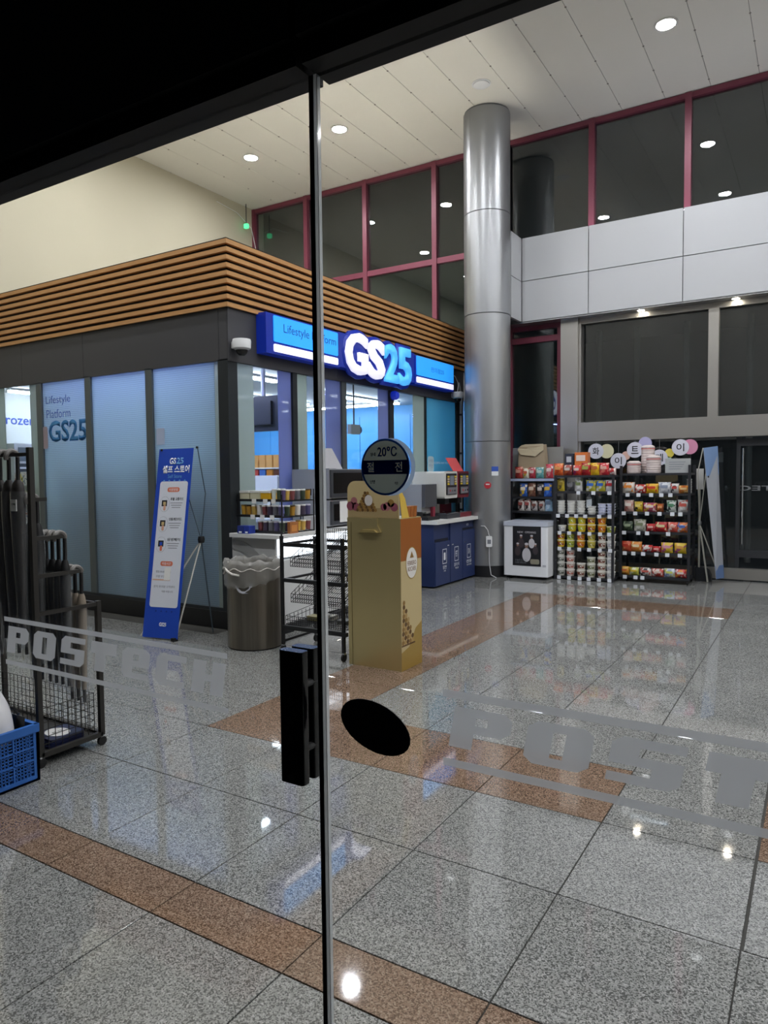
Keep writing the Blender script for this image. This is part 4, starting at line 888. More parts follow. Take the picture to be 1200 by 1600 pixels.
for j, (r_, z) in enumerate(prof):
    for i in range(n):
        a_ = 2*math.pi*i/n; wv = .010*math.sin(a_*11+j)*.6+.006*math.sin(a_*23+2*j)+rr.uniform(-.004, .004); dz = (.05*math.sin(a_+.4) if j < 2 else .012*math.sin(a_*7))+.006*math.sin(a_*17)
        mb.v.append((TX+(r_+abs(wv))*math.cos(a_) if j < 4 else TX+(r_+wv)*math.cos(a_), TY+((r_+abs(wv)) if j < 4 else (r_+wv))*math.sin(a_), z+dz))
for j in range(len(prof)-1):
    for i in range(n): mb.f.append((j*n+i, j*n+(i+1) % n, (j+1)*n+(i+1) % n, (j+1)*n+i))
liner = mb.build('liner', bag_m, t, smooth=True)
ca = lambda deg, z, r_=TR+.028: (TX+r_*math.cos(math.radians(deg)), TY+r_*math.sin(math.radians(deg)), z)
tie = mat('white liner film', '#d9d5cf', .4)
MB().tube([ca(a_, .70+.012*math.sin(a_*.2)) for a_ in range(-150, 20, 6)], .004, 6).build('tie_band', tie, liner, smooth=True)
MB().tube([ca(-110, .70), ca(-100, .69, TR+.05), ca(-88, .665, TR+.045), ca(-76, .655)], .009, 6).build('knot', tie, liner, smooth=True)
MB().tube([ca(-112, .70), ca(-118, .67), ca(-124, .655)], .008, 6).build('knot', tie, liner, smooth=True)
lab = [(-88, .58), (-96, .572), (-106, .57), (-96, .565), (-87, .55), (-86, .53), (-80, .505), (-72, .497), (-60, .50), (-68, .507), (-58, .53), (-55, .55), (-35, .563), (-22, .572), (-36, .578), (-55, .578), (-68, .585)]
mb = MB()
for q in (0, .0015): mb.v += [ca(a_, z, TR+.0015+q) for a_, z in lab]
k = len(lab); mb.f = [tuple(range(k)), tuple(range(2*k-1, k-1, -1))]
mb.build('torn_label', mat('torn white label', '#cfd0da', .6), t)
# ---------------------------------------------------------------- black wire basket rack
t = thing('basket_rack', 'black steel rack with tilted wire baskets beside the gold display', 'rack', (-3.55, 4.85, 0))
RX0, RX1, RY0, RY1 = -3.86, -3.2, 4.62, 5.08
for x_ in (RX0, -3.235):
    MB().box(x_-.012, x_+.012, RY0-.012, RY0+.012, .07, .99).build('post', black, t)
for x_ in (RX0, RX1): MB().box(x_-.012, x_+.012, RY1-.012, RY1+.012, .07, .95).build('post', black, t)
MB().lathe([(.008, 0), (.002, .05)], (RX0, RY0, .99), 8).build('post_tip', black, t)
for z in (.92, .62, .22):
    MB().bar((RX0, RY0, z), (RX1, RY0, z-.0), .032).build('rail', black, t); MB().bar((RX0, RY1, z), (RX1, RY1, z), .02).build('rail', black, t)
    for x_ in (RX0,): MB().bar((x_, RY0, z), (x_, RY1, z), .02).build('rail', black, t)
MB().bar((RX0, RY0, .10), (RX0, RY1, .10), .02).build('rail', black, t)
def basket(x0, x1, zb, zf, dy):
    """wire basket sloping down towards the front"""
    mb = MB(); P = lambda x_, s, h: (x_, RY1-.03-(RY1-RY0-dy)*s, zb+(zf-zb)*s+h)
    nx_ = int((x1-x0)/.022)
    for i in range(nx_+1):
        x_ = x0+(x1-x0)*i/nx_; mb.bar(P(x_, 0, .09), P(x_, 0, 0), .0035); mb.bar(P(x_, 0, 0), P(x_, 1, 0), .0035); mb.bar(P(x_, 1, 0), P(x_, 1, .07), .0035)
    for k in range(9): mb.bar(P(x0, k/8, 0), P(x1, k/8, 0), .0035)
    for h in (.035, .07):
        mb.bar(P(x0, 0, h+.02), P(x1, 0, h+.02), .004); mb.bar(P(x0, 1, h), P(x1, 1, h), .004)
        for x_ in (x0, x1): mb.bar(P(x_, 0, h+.02), P(x_, 1, h), .004)
    for x_ in (x0, x1):
        for k in range(9): mb.bar(P(x_, k/8, 0), P(x_, k/8, .07), .0035)
    return mb.build('basket', black, t)
for zb, zf in ((1.00, .74), (.70, .44)):
    basket(-3.76, -3.48, zb-.06, zf, .02); basket(-3.46, -3.215, zb-.06, zf, .02)
basket(-3.82, -3.48, .27, .25, .02); basket(-3.46, -3.215, .27, .25, .02)
def caster(x_, y, z, t, r=.032):
    MB().box(x_-.012, x_+.012, y-.012, y+.012, z-.005, z+.012).build('caster_fork', chrome, t)
    MB().lathe([(r*.5, -.011), (r, -.008), (r, .008), (r*.5, .011)], (x_, y, r), 14, 'x').build('caster_wheel', rubber, t, smooth=True)
for x_, y in ((RX0, RY0), (-3.235, RY0), (RX0, RY1), (RX1, RY1)): caster(x_, y, .06, t)
for k, (x_, y, z, c_, lb) in enumerate(((-3.66, 4.82, .262, '#a9a06a', 'olive snack packet in the lowest wire basket'), (-3.33, 4.80, .262, '#6d6f6a', 'grey snack packet in the lowest wire basket, nearer the gold display'), (-3.58, 4.9, .262, '#d8d6cc', 'white snack packet in the lowest wire basket'), (-3.33, 4.95, .60, '#5b4a3a', 'brown packet lying in the middle wire basket'))):
    o = MB().rbox(-.07, .07, -.05, .05, 0, .035, .015).move(x_, y, z).build('snack_packet', mat('packet '+c_, c_, .4)); mesh_thing(o, lb, 'packet', 'packets in the wire baskets')
# ---------------------------------------------------------------- gold display stand
gold = mat('gold foil card', '#d8c792', .32, .72, bump=.03, bscale=7)
goldp = mat('gold print', '#b0914a', .3, .25); creamp = mat('cream gold print', '#cdb98a', .4, .1); cop = mat('copper print', '#b06a34', .35, .25)
GX0, GX1, GY0, GY1 = -3.165, -2.685, 4.59, 4.915
t = thing('gold_display', 'tall gold cardboard chocolate display with a round header', 'display stand', ((GX0+GX1)/2, (GY0+GY1)/2, 0))
MB().box(GX0, GX1, GY0, GY1, .0, 1.165).build('body', gold, t)
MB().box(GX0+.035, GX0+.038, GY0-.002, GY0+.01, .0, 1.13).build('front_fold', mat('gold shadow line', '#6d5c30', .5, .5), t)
MB().prism([(-3.03, 1.165), (-2.88, 1.165), (-2.88, 1.11), (-2.85, 1.06), (-2.885, 1.045), (-3.02, 1.045), (-3.06, 1.06), (-3.03, 1.11)], lambda a_, b_, q: (a_, q, b_), GY0-.012, GY0-.001).build('front_flap', gold, t)
MB().prism([(-3.035, 1.055), (-2.875, 1.055), (-2.90, 1.075), (-3.01, 1.075)], lambda a_, b_, q: (a_, q, b_), GY0-.03, GY0-.012).build('flap_lip', mat('bright gold lip', '#cdb77c', .3, .6), t)
hd_ = MB().rbox(GX0+.003, GX1-.01, GY0+.004, GY0+.010, 1.10, 1.45, .07, 'y', 6).build('header', creamp, t)
plate(((GX0+GX1)/2, GY0+.0035, 1.205), GX1-GX0-.03, .075, .0006).build('printed_table', mat('print tan', '#a9946a', .5), hd_)
ball = mat('print nut gold', '#94713c', .4); ball2 = mat('print bronze', '#674a2a', .4); plum = mat('print plum', '#8d4a5c', .5); plum2 = mat('print rose', '#a86a70', .5)
for r_ in range(7):
    for i in range(8-r_): disc((-2.985+.0+(i-(7-r_)/2)*.024, GY0+.0026, 1.225+.022*r_), .0125, .0125, .0005, n=10).build('printed_ball', ball if (i+r_) % 2 else ball2, hd_)
disc((-2.965, GY0+.002, 1.30), .036, .042, .0006).build('printed_oval', mat('print oval', '#d8d2cf', .5), hd_)
for cx_, cz, r_, m_ in ((-3.135, 1.255, .035, plum), (-3.10, 1.295, .03, plum2), (-3.085, 1.25, .033, plum), (-2.80, 1.255, .033, plum2), (-2.765, 1.28, .03, ball), (-2.735, 1.25, .032, plum), (-2.83, 1.25, .028, plum)):
    disc((cx_, GY0+.003, cz), r_, r_, .0006, n=16).build('printed_fruit', m_, hd_)
sd = MB().box(GX1, GX1+.003, GY0+.002, GY1-.002, .0, 1.16).build('side_panel', creamp, t)
MB().box(GX1+.003, GX1+.0036, GY0+.002, GY1-.002, .84, 1.16).build('printed_copper', cop, sd)
MB().prism([(GY0+.002, 0), (GY1-.002, 0), (GY1-.002, .34), (GY1-.1, .30), (GY0+.12, .17), (GY0+.002, .14)], lambda a_, b_, q: (q, a_, b_), GX1+.003, GX1+.0036).build('printed_sweep', goldp, sd)
oc = (GX1+.0042, (GY0+GY1)/2+.005, .815)
disc((oc[0]-.0003, oc[1], oc[2]), .093, .125, .0006, FX, 30).build('printed_rim', goldp, sd); ov = disc(oc, .086, .118, .0006, FX, 30).build('printed_oval', mat('print oval white', '#e6e2dc', .5), sd)
brown = mat('print brown', '#7a5638', .5)
text('FERRERO', (oc[0]+.0008, oc[1], .815), .135, .034, brown, sd, FX); text('ROCHER', (oc[0]+.0008, oc[1], .770), .125, .034, brown, sd, FX)
MB().prism([(oc[1]-.03, .855), (oc[1]+.03, .855), (oc[1], .905)], lambda a_, b_, q: (q, a_, b_), GX1+.005, GX1+.0056).build('printed_cone', ball, sd)
for r_ in range(10):
    m_ = max(1, 5-r_//2)
    for i in range(m_): disc((GX1+.0042, GY0+.025+.036*i+.002*r_, .215+.034*r_), .0185, .0185, .0006, FX, 10).build('printed_ball', [ball, mat('print cream ball', '#b4935c', .4), ball2][(i+r_) % 3], sd)
MB().box(GX1+.0042, GX1+.0048, GY0+.005, GY0+.21, .185, .197).build('printed_tray', ball2, sd)
yl = mat('yellow card', '#d9b64e', .5)
polyplate([(GX1-.02, GY0+.06, 1.16), (GX1-.02, GY0+.17, 1.16), (GX1-.02, GY0+.11, 1.31), (GX1-.02, GY0+.01, 1.42)], .004).build('yellow_wing', yl, t)
for k in range(3): MB().lathe([(.028, 1.165), (.034, 1.25)], (GX1-.05, GY0+.19+.05*k, 0), 10).build('cup', cop, t, smooth=True)
# ---------------------------------------------------------------- umbrella rack and umbrellas
UX0, UX1 = -3.41, -4.35; UY0, UY1 = 2.13, 2.495
t = thing('umbrella_rack', 'stepped black steel umbrella rack on casters by the glass doors', 'rack', (-3.9, 2.3, 0))
ub = mat('black rack steel', '#24221f', .45)
steps = ((.80, UY1), (.995, 2.385), (1.19, 2.29), (1.39, 2.205), (1.62, UY0))
for X in (UX0, UX1):
    MB().bar((X, UY0, .06), (X, UY0, 1.655), .026).build('post', ub, t); MB().bar((X, UY1, .06), (X, UY1, .815), .026).build('post', ub, t)
    MB().bar((X, UY0, .065), (X, UY1, .065), .026).build('base_rail', ub, t)
    for z, y in steps[:-1]: MB().bar((X, UY0, z), (X, y, z), .020).build('arm', ub, t)
for z, y in steps: MB().bar((UX0, y, z), (UX1, y, z), .018).build('rail', ub, t)
for y in (UY0, UY1): MB().bar((UX0, y, .065), (UX1, y, .065), .026).build('base_rail', ub, t)
MB().box(UX1, UX0, UY0, UY1, .058, .064).build('tray', ub, t)
def grid(P, Q, R_, nu, nv):
    mb = MB(); P, Q, R_ = Vector(P), Vector(Q), Vector(R_)
    for i in range(nu+1): mb.bar(P+(Q-P)*i/nu, P+(Q-P)*i/nu+(R_-P), .003)
    for j in range(nv+1): mb.bar(P+(R_-P)*j/nv, Q+(R_-P)*j/nv, .003)
    return mb
bx0, bx1 = UX0-.02, -4.32; by0, by1 = UY0+.02, UY1-.03
grid((bx0, by0, .07), (bx0, by1, .07), (bx0, by0, .30), 8, 6).build('wire_side', ub, t); grid((bx1, by0, .07), (bx1, by1, .07), (bx1, by0, .30), 8, 6).build('wire_side', ub, t)
grid((bx0, by1, .07), (bx1, by1, .07), (bx0, by1, .30), 22, 6).build('wire_side', ub, t); grid((bx0, by0, .07), (bx1, by0, .07), (bx0, by0, .30), 22, 6).build('wire_side', ub, t)
for X in (UX0, UX1):
    for y in (UY0, UY1): caster(X, y, .055, t, .026)
sleeve = film('clear umbrella sleeve', '#c4c8cc', .3, .86, gloss=.25)
ublk = mat('black umbrella cloth', '#121214', .6); ubei = mat('beige umbrella cloth', '#8d8172', .7); handm = mat('black handle', '#1a191b', .35); tipm = mat('black ferrule', '#0e0e10', .4); cordm = mat('grey twisted wrap', '#6e6b68', .5)
def umbrella(X, y, z, cloth, L, label, wide=.034):
    """crook hooked over the rail at (X, y, z); hangs on the far side of it"""
    yy = y+.028; t = thing('umbrella', label, 'umbrella', (X, yy, z-L-.17), group='umbrellas hanging on the stepped rack')
    cr = [(X+.004*math.sin(a_*3), y+.031*math.cos(a_), z-.010+.031*math.sin(a_)) for a_ in [math.pi*1.15-math.pi*1.15*i/10 for i in range(11)]]
    MB().tube(cr+[(X, yy+.002, z-.10), (X, yy, z-.16)], .0105, 8).build('handle', handm, t, smooth=True)
    MB().tube([(c[0], c[1], c[2]+.001) for c in cr], .0125, 8).build('wrap', cordm, t, smooth=True)
    MB().lathe([(.014, z-.13), (wide*.75, z-.15), (wide, z-.20), (wide*.9, z-.34), (wide*.62, z-.16-L*.8), (.013, z-.16-L)], (X, yy, 0), 10).build('canopy', cloth, t, smooth=True)
    MB().lathe([(.009, z-.16-L), (.009, z-.16-L-.07)], (X, yy, 0), 8).build('ferrule', tipm, t)
    MB().lathe([(wide+.004, z-.19), (wide+.006, z-.30), (wide*.8, z-.16-L*.8), (.024, z-.16-L-.05), (.02, z-.16-L-.10)], (X, yy, 0), 10, caps=False).build('sleeve', sleeve, t, smooth=True)
    return t
for k, dx in enumerate((.0, .055, .11)):
    umbrella(-3.435-dx, steps[1][1], .995, ubei, .50, 'beige umbrella on the second lowest rail, %s from the hall end' % ords[k], .027)
for k, dx in enumerate((.0, .055, .11, .165, .24, .31)):
    umbrella(-3.43-dx, steps[2][1], 1.19, ublk, .58, 'black umbrella in a clear sleeve on the middle rail, %s from the hall end' % ords[k], .027)
for k, dx in enumerate((.1, .17, .24, .31, .4, .5)):
    umbrella(-3.43-dx, steps[3][1], 1.39, ublk, .62, 'black umbrella on the second highest rail, %s from the hall end' % ords[k], .03)
for k, dx in enumerate((.13, .21, .29, .38)):
    umbrella(-3.44-dx, steps[4][1], 1.62, mat('brown black cloth', '#1d1716', .6), .75, 'tall dark umbrella on the top rail, %s from the hall end' % ords[k], .036)
tg = MB().box(-3.555, -3.515, UY0+.071, UY0+.073, 1.40, 1.46)
o = MB().box(-3.615, -3.565, UY0+.0, UY0+.003, 1.33, 1.39).move(.045, -.015, 0).build('hang_tag', paper); mesh_thing(o, 'small white printed tag hanging on a tall dark umbrella', 'tag')
text('9,900', (o.location.x, o.location.y-.002, o.location.z+.035), .035, .012, ink, o)
for k in range(3):
    z = .066+.014*k; o = MB().rbox(-3.63, -3.45, 2.20+.01*k, 2.42, z, z+.012, .02).build('flat_pack', mat('navy plastic pack', '#1b2246', .35)); mesh_thing(o, ['lowest flat navy pack in the umbrella rack basket', 'middle flat navy pack in the umbrella rack basket', 'top flat navy pack with a white oval label in the rack basket'][k], 'pack', 'flat navy packs in the rack basket')
    if k == 2: disc((-3.545, 2.315, z+.012), .075, .06, .001, (Vector((1, 0, 0)), Vector((0, 1, 0)))).build('oval_label', paper, o); text('우산', (-3.545, 2.315, z+.013), .06, .03, ink, o, (Vector((0, 1, 0)), Vector((-1, 0, 0))))
# ---------------------------------------------------------------- blue crate with things in it
blue = mat('blue crate plastic', '#2f68b8', .45)
t = thing('crate', 'blue plastic crate with lattice sides beside the umbrella rack', 'crate', (-3.5, 1.8, 0))
CX0, CX1, CY0, CY1, CH_ = -3.285, -3.68, 1.55, 2.045, .285
def cside(fx, n):
    """lattice side wall: frame, ribs and thin grid"""
    mb = MB(); B = lambda u0, u1, z0, z1, d0, d1: mb.box(*fx(u0, u1, d0, d1), z0, z1)
    L = n
    B(0, L, 0, .03, 0, .016); B(0, L, .245, CH_, -.004, .018); B(0, .03, .03, .245, 0, .016); B(L-.03, L, .03, .245, 0, .016)
    for z in (.105, .17): B(.03, L-.03, z, z+.008, 0, .012)
    u = .03
    while u < L-.05:
        B(u, u+.008, .03, .245, 0, .012)
        for k in range(1, 6): B(u+k*.017, u+k*.017+.006, .03, .245, .004, .008)
        u += .11
    z = .045
    while z < .24: B(.03, L-.03, z, z+.005, .004, .008); z += .016
    return mb
cside(lambda u0, u1, d0, d1: (CX0-d1, CX0-d0, CY0+u0, CY0+u1), CY1-CY0).build('lattice_side', blue, t)
cside(lambda u0, u1, d0, d1: (CX1+d0, CX1+d1, CY0+u0, CY0+u1), CY1-CY0).build('lattice_side', blue, t)
cside(lambda u0, u1, d0, d1: (CX1+u0, CX1+u1, CY1-d1, CY1-d0), CX0-CX1).build('lattice_side', blue, t)
cside(lambda u0, u1, d0, d1: (CX1+u0, CX1+u1, CY0+d0, CY0+d1), CX0-CX1).build('lattice_side', blue, t)
MB().box(CX1, CX0, CY0, CY1, 0, .012).build('base', blue, t)
t = thing('white_cover', 'glossy white curved plastic cover with a dark inside in the blue crate', 'cover', (-3.385, 1.885, .02))
mb = MB(); n1, n2 = 14, 9
for j in range(n2):
    e = math.pi/2*j/(n2-1)
    for i in range(n1): a_ = math.radians(-150+330*i/(n1-1)); mb.v.append((-3.385+.08*math.cos(a_)*math.cos(e*.98), 1.885+.085*math.sin(a_)*math.cos(e*.98), .27+.20*math.sin(e)-.05*math.cos(a_)))
for j in range(n2-1):
    for i in range(n1-1): mb.f.append((j*n1+i, j*n1+i+1, (j+1)*n1+i+1, (j+1)*n1+i))
o = mb.build('shell', mat('white gloss shell', '#d9d9dd', .15), t, smooth=True); md = o.modifiers.new('th', 'SOLIDIFY'); md.thickness = .004
MB().lathe([(.06, .02), (.075, .20), (.08, .26), (.07, .262)], (-3.385, 1.885, 0), 18).build('dark_lining', black, t, smooth=True)
t = thing('black_bag', 'crumpled black bag beside the white cover in the blue crate', 'bag', (-3.42, 1.99, .015))
mb = MB().bag(.20, .31, .045, seed=4).move(-3.42, 1.995, .015, 0); mb.build('bag_body', mat('black film', '#101114', .3), t, smooth=True)
MB().tube([(-3.46, 1.985, .33), (-3.44, 1.985, .355), (-3.40, 1.99, .355), (-3.37, 1.995, .33)], .008, 6).build('handle', mat('black film', '#101114', .3), t, smooth=True)
# ---------------------------------------------------------------- snack corner: chest freezer
t = thing('chest_freezer', 'white chest freezer with a black poster beside the column', 'freezer', (-3.52, 9.77, 0))
MB().rbox(-3.85, -3.20, 9.51, 10.02, .045, .745, .02, 'z').build('body', whitegl, t)
MB().rbox(-3.855, -3.196, 9.50, 10.025, .75, .81, .02, 'z').build('lid', mat('pale blue grey lid', '#c3c9d8', .3), t)
for x_ in (-3.80, -3.26):
    for y in (9.57, 9.96): MB().lathe([(.022, 0), (.022, .045)], (x_, y, 0), 10).build('foot', rubber, t)
po = MB().box(-3.71, -3.297, 9.506, 9.5095, .19, .755).build('poster', mat('poster black', '#14131a', .4), t)
def pb(m_, name, *a_): disc(*a_).build(name, m_, po)
pk = mat('poster white print', '#c9c6cc', .5); pg = mat('poster dim print', '#3c3338', .5); pf = mat('poster face print', '#8a6a5c', .5)
text('NEW · OPENING', (-3.505, 9.5055, .665), .27, .028, pk, po)
for cx_, cz, s_, m_ in ((-3.585, .555, .8, pg), (-3.43, .555, .8, pk), (-3.635, .44, .8, pg), (-3.375, .45, .7, pg), (-3.505, .41, 1.15, pk)):
    pb(m_, 'printed_figure', (cx_, 9.5054 if m_ is pg else 9.5048, cz-.055*s_), .055*s_, .085*s_, .0004); pb(pf, 'printed_head', (cx_, 9.5046, cz+.055*s_), .022*s_, .028*s_, .0004); pb(pk, 'printed_cap', (cx_, 9.5042, cz+.078*s_), .024*s_, .016*s_, .0004)
text('오늘의 도시락', (-3.59, 9.505, .27), .17, .028, inkg, po); text('CHEF SPECIAL', (-3.59, 9.505, .235), .17, .022, inkg, po)
plate((-3.385, 9.505, .255), .13, .07, .0005, r=.02).build('printed_badge', mat('poster badge', '#8f8a78', .5), po)
plate((-3.25, 9.5095, .20), .05, .03, .001).build('serial_plate', mat('plate grey', '#b9bcc4', .4), t)
# ---------------------------------------------------------------- snack shelving
rackm = mat('charcoal rack', '#2b2c31', .45, .2)
def shelfrack(t, x0, x1, yf, yb, zs, ztop, tags, back=None):
    for x_ in (x0, x1):
        for y in (yf, yb): MB().box(x_-.016, x_+.016, y-.016, y+.016, .0 if back is None else .06, ztop).build('post', rackm, t)
    for z in zs: MB().box(x0-.01, x1+.01, yf-.012, yb+.01, z-.028, z).build('shelf', rackm, t)
    for z, xs_ in tags:
        for x_ in xs_: MB().box(x_-.026, x_+.026, yf-.020, yf-.0135, z-.045, z+.004).build('price_tag', mat('price tag', '#dfe3ea', .6), t)
YA, YB_ = 9.74, 10.20
PA = lambda cx_: ony(780+cx_/6, 790, YA).x
ta = thing('snack_rack', 'charcoal shelf rack of cup noodles beside the white freezer', 'shelf', (-2.76, 9.97, 0))
ZA = (1.455, 1.235, .915, .675, .455, .05)
shelfrack(ta, -3.165, -2.375, YA, YB_, ZA, 1.46, [(1.235, [PA(v) for v in (745, 885, 1035)]), (.915, [PA(v) for v in (555, 640, 725, 810, 942, 1038)]), (.675, [PA(v) for v in (570, 660, 755, 850, 950, 1035)]), (.455, [PA(v) for v in (570, 660, 755, 848, 948, 1045)]), (.05, [PA(v) for v in (565, 660, 760, 845, 942, 1040)])])
sn_i = [0]
def snack(x0, x1, y, z, h, cols, label, group, d=.07, rz=0):
    sn_i[0] += 1; w_ = abs(x1-x0)
    o = MB().bag(w_*1.04, h, d, seed=sn_i[0]).build('snack_bag', printed('ink '+'/'.join(cols), *cols, scale=16), smooth=True)
    o.location = ((x0+x1)/2, y, z); o.rotation_euler = (0, 0, rz); tag(o, label, 'snack', group)
    pm = plate(((x0+x1)/2, y-d/2-.004, z+h*.60), w_*.62, h*.26, .003, r=min(w_, h)*.08, n=2)
    p_ = pm.build('printed_label', mat('label '+cols[2], cols[2], .35), o)
    return o
ords_ = ['first', 'second', 'third', 'fourth', 'fifth', 'sixth', 'seventh']
# top shelf of rack A
row = [(505, 590, 110, ('#d9602a', '#b8431f', '#e8a060'), 'orange'), (595, 672, 95, ('#8d2f26', '#b0562c', '#cfc4ba'), 'brown red'), (682, 757, 90, ('#c8362c', '#8a2a5c', '#d8c4b8'), 'red and violet'), (762, 845, 110, ('#b3262c', '#8f1f24', '#a7b05a'), 'dark red'), (848, 928, 110, ('#e6bd22', '#d99a1c', '#c06a3c'), 'yellow'), (932, 1018, 108, ('#c92f3c', '#e07868', '#e0b0a0'), 'pink red'), (1020, 1085, 60, ('#d8c8c4', '#c24a42', '#b8323a'), 'small white and red')]
for k, (a_, b_, h, c_, nm) in enumerate(row): snack(PA(a_), PA(b_), YA+.05, 1.457, h/6*.0092, c_, '%s snack bag on top of the noodle rack, %s from the freezer' % (nm, ords[k]), 'snack bags on top of the noodle rack')
for x0, x1, z1, c_, c2, lb in ((590, 668, 1.76, '#2d3142', '#c3c6cf', 'dark navy snack box standing tall behind the brown red bag'), (680, 800, 1.775, '#dd7a3c', '#eddcd0', 'orange and white snack box standing tall behind the violet bag')):
    t = thing('snack_box', lb, 'box', ((PA(x0)+PA(x1))/2, YA+.2, 1.457)); MB().box(PA(x0), PA(x1), YA+.13, YA+.27, 1.457, z1).build('carton', mat('box '+c_, c_, .4), t); MB().box(PA(x0)+.02, PA(x1)-.03, YA+.127, YA+.13, z1-.12, z1-.04).build('printed_label', mat('label '+c2, c2, .4), t)
row = [(535, 602, 115, ('#c7b03a', '#5a4a2a', '#8f7a2c'), 'mustard'), (622, 696, 85, ('#3a3a40', '#5a585c', '#77757a'), 'charcoal'), (703, 770, 110, ('#cfcfd0', '#e8e8e8', '#7d8a5c'), 'white'), (806, 895, 100, ('#b8b23c', '#dcdcd2', '#3f6fc4'), 'yellow and blue'), (900, 985, 100, ('#c0b840', '#d8dcd8', '#3a68be'), 'lime and blue'), (990, 1080, 100, ('#d9d9da', '#c9c9cc', '#b3323a'), 'silver and red')]
for k, (a_, b_, h, c_, nm) in enumerate(row): snack(PA(a_), PA(b_), YA+.05, 1.237, h/6*.0092, c_, '%s packet on the second shelf of the noodle rack, %s from the freezer' % (nm, ords[k]), 'packets on the second shelf of the noodle rack', .05)
def cup(x_, y, z, r, h, body, lid, band, label, group):
    t = thing('noodle_cup', label, 'cup', (x_, y, z), group=group)
    MB().lathe([(r*.74, 0), (r*.95, h*.90)], (x_, y, z), 14).build('cup_body', mat('cup '+body, body, .4), t, smooth=True)
    MB().lathe([(r, h*.88), (r, h*.985), (r*.9, h*.99)], (x_, y, z), 14).build('lid', mat('cup lid '+lid, lid, .35), t, smooth=True)
    if band:
        mb = MB(); n = 7
        for z_, q in ((h*.25, .80), (h*.72, .915)):
            for i in range(n): a_ = math.radians(-150+120*i/(n-1)); mb.v.append((x_+(r*q+.002)*math.cos(a_), y+(r*q+.002)*math.sin(a_), z+z_))
        for i in range(n-1): mb.f.append((i, i+1, n+i+1, n+i))
        mb.build('printed_label', printed('band '+body+band+lid, band, body, lid, scale=30), t, smooth=True)
lev = {.915: 'third', .675: 'fourth', .455: 'fifth', .05: 'bottom'}
def column(cx_, z, n, r, h, specs, kind, colno):
    for k in range(n):
        b_, l_, bd = specs[k % len(specs)]
        pos = 'alone' if n == 1 else ('lowest' if k == 0 else 'top' if k == n-1 else ords[k]+' up')
        cup(PA(cx_), YA+.06, z+.002+k*h, r, h, b_, l_, bd, '%s, %s in the %s stack from the freezer, %s shelf' % (kind, pos, ords[colno-1], lev[z]), 'cups on the %s shelf of the noodle rack' % lev[z])
for i, (cx_, n) in enumerate(((570, 5), (665, 5), (757, 5), (858, 3), (955, 4), (1040, 4))): column(cx_, .915, n, .062, .038 if n == 5 else .038, [('#e4e4e0', '#eeeeea', None)] if i < 4 else [('#cfd4ea', '#e4e6f2', None)], 'white bowl' if i < 4 else 'pale lilac bowl', i+1)
ye = ('#e0c22a', '#ece6cf', '#b8c23c'); yr = ('#e3c02c', '#efe8d2', '#9c4038'); og = ('#e0a522', '#eedfc0', '#cc5a2c'); gr = ('#b9bf4a', '#e4e6d2', '#7c8c34'); wh = ('#dcdcd6', '#ececea', '#b8bac0'); br = ('#d8d2c6', '#e8e6e0', '#7a4030'); gy = ('#cfcfc9', '#dedfdc', '#5c5f56'); gn = ('#d0d0c2', '#e2e2da', '#6c7048'); pkc = ('#d8cfc8', '#e8e4e0', '#b0685c')
for i, (cx_, n, sp, kd) in enumerate(((580, 1, wh, 'white cup'), (675, 2, ye, 'yellow cup'), (765, 2, ye, 'yellow cup'), (855, 2, yr, 'yellow cup with a red patch'), (955, 2, og, 'amber cup'), (1040, 1, gr, 'lime cup'))): column(cx_, .675, n, .062, .105 if n > 1 else .085, [sp], kd, i+1)
for i, (cx_, n, sp, kd) in enumerate(((570, 2, yr, 'yellow cup'), (660, 2, gr, 'lime cup'), (757, 2, og, 'amber cup'), (857, 2, ('#d2c65a', '#e8e2c0', '#a8983c'), 'straw yellow cup'), (957, 2, br, 'cream cup with a brown band'), (1042, 2, wh, 'white cup'))): column(cx_, .455, n, .062, .1, [sp], kd, i+1)
for i, (cx_, n, sp, kd) in enumerate(((570, 4, gy, 'grey banded cup'), (660, 4, pkc, 'pale pink banded cup'), (760, 2, br, 'brown banded cup'), (855, 3, gn, 'olive banded cup'), (955, 4, br, 'brown banded cup'), (1040, 4, wh, 'white cup'))): column(cx_, .05, n, .063, .093, [sp], kd, i+1)
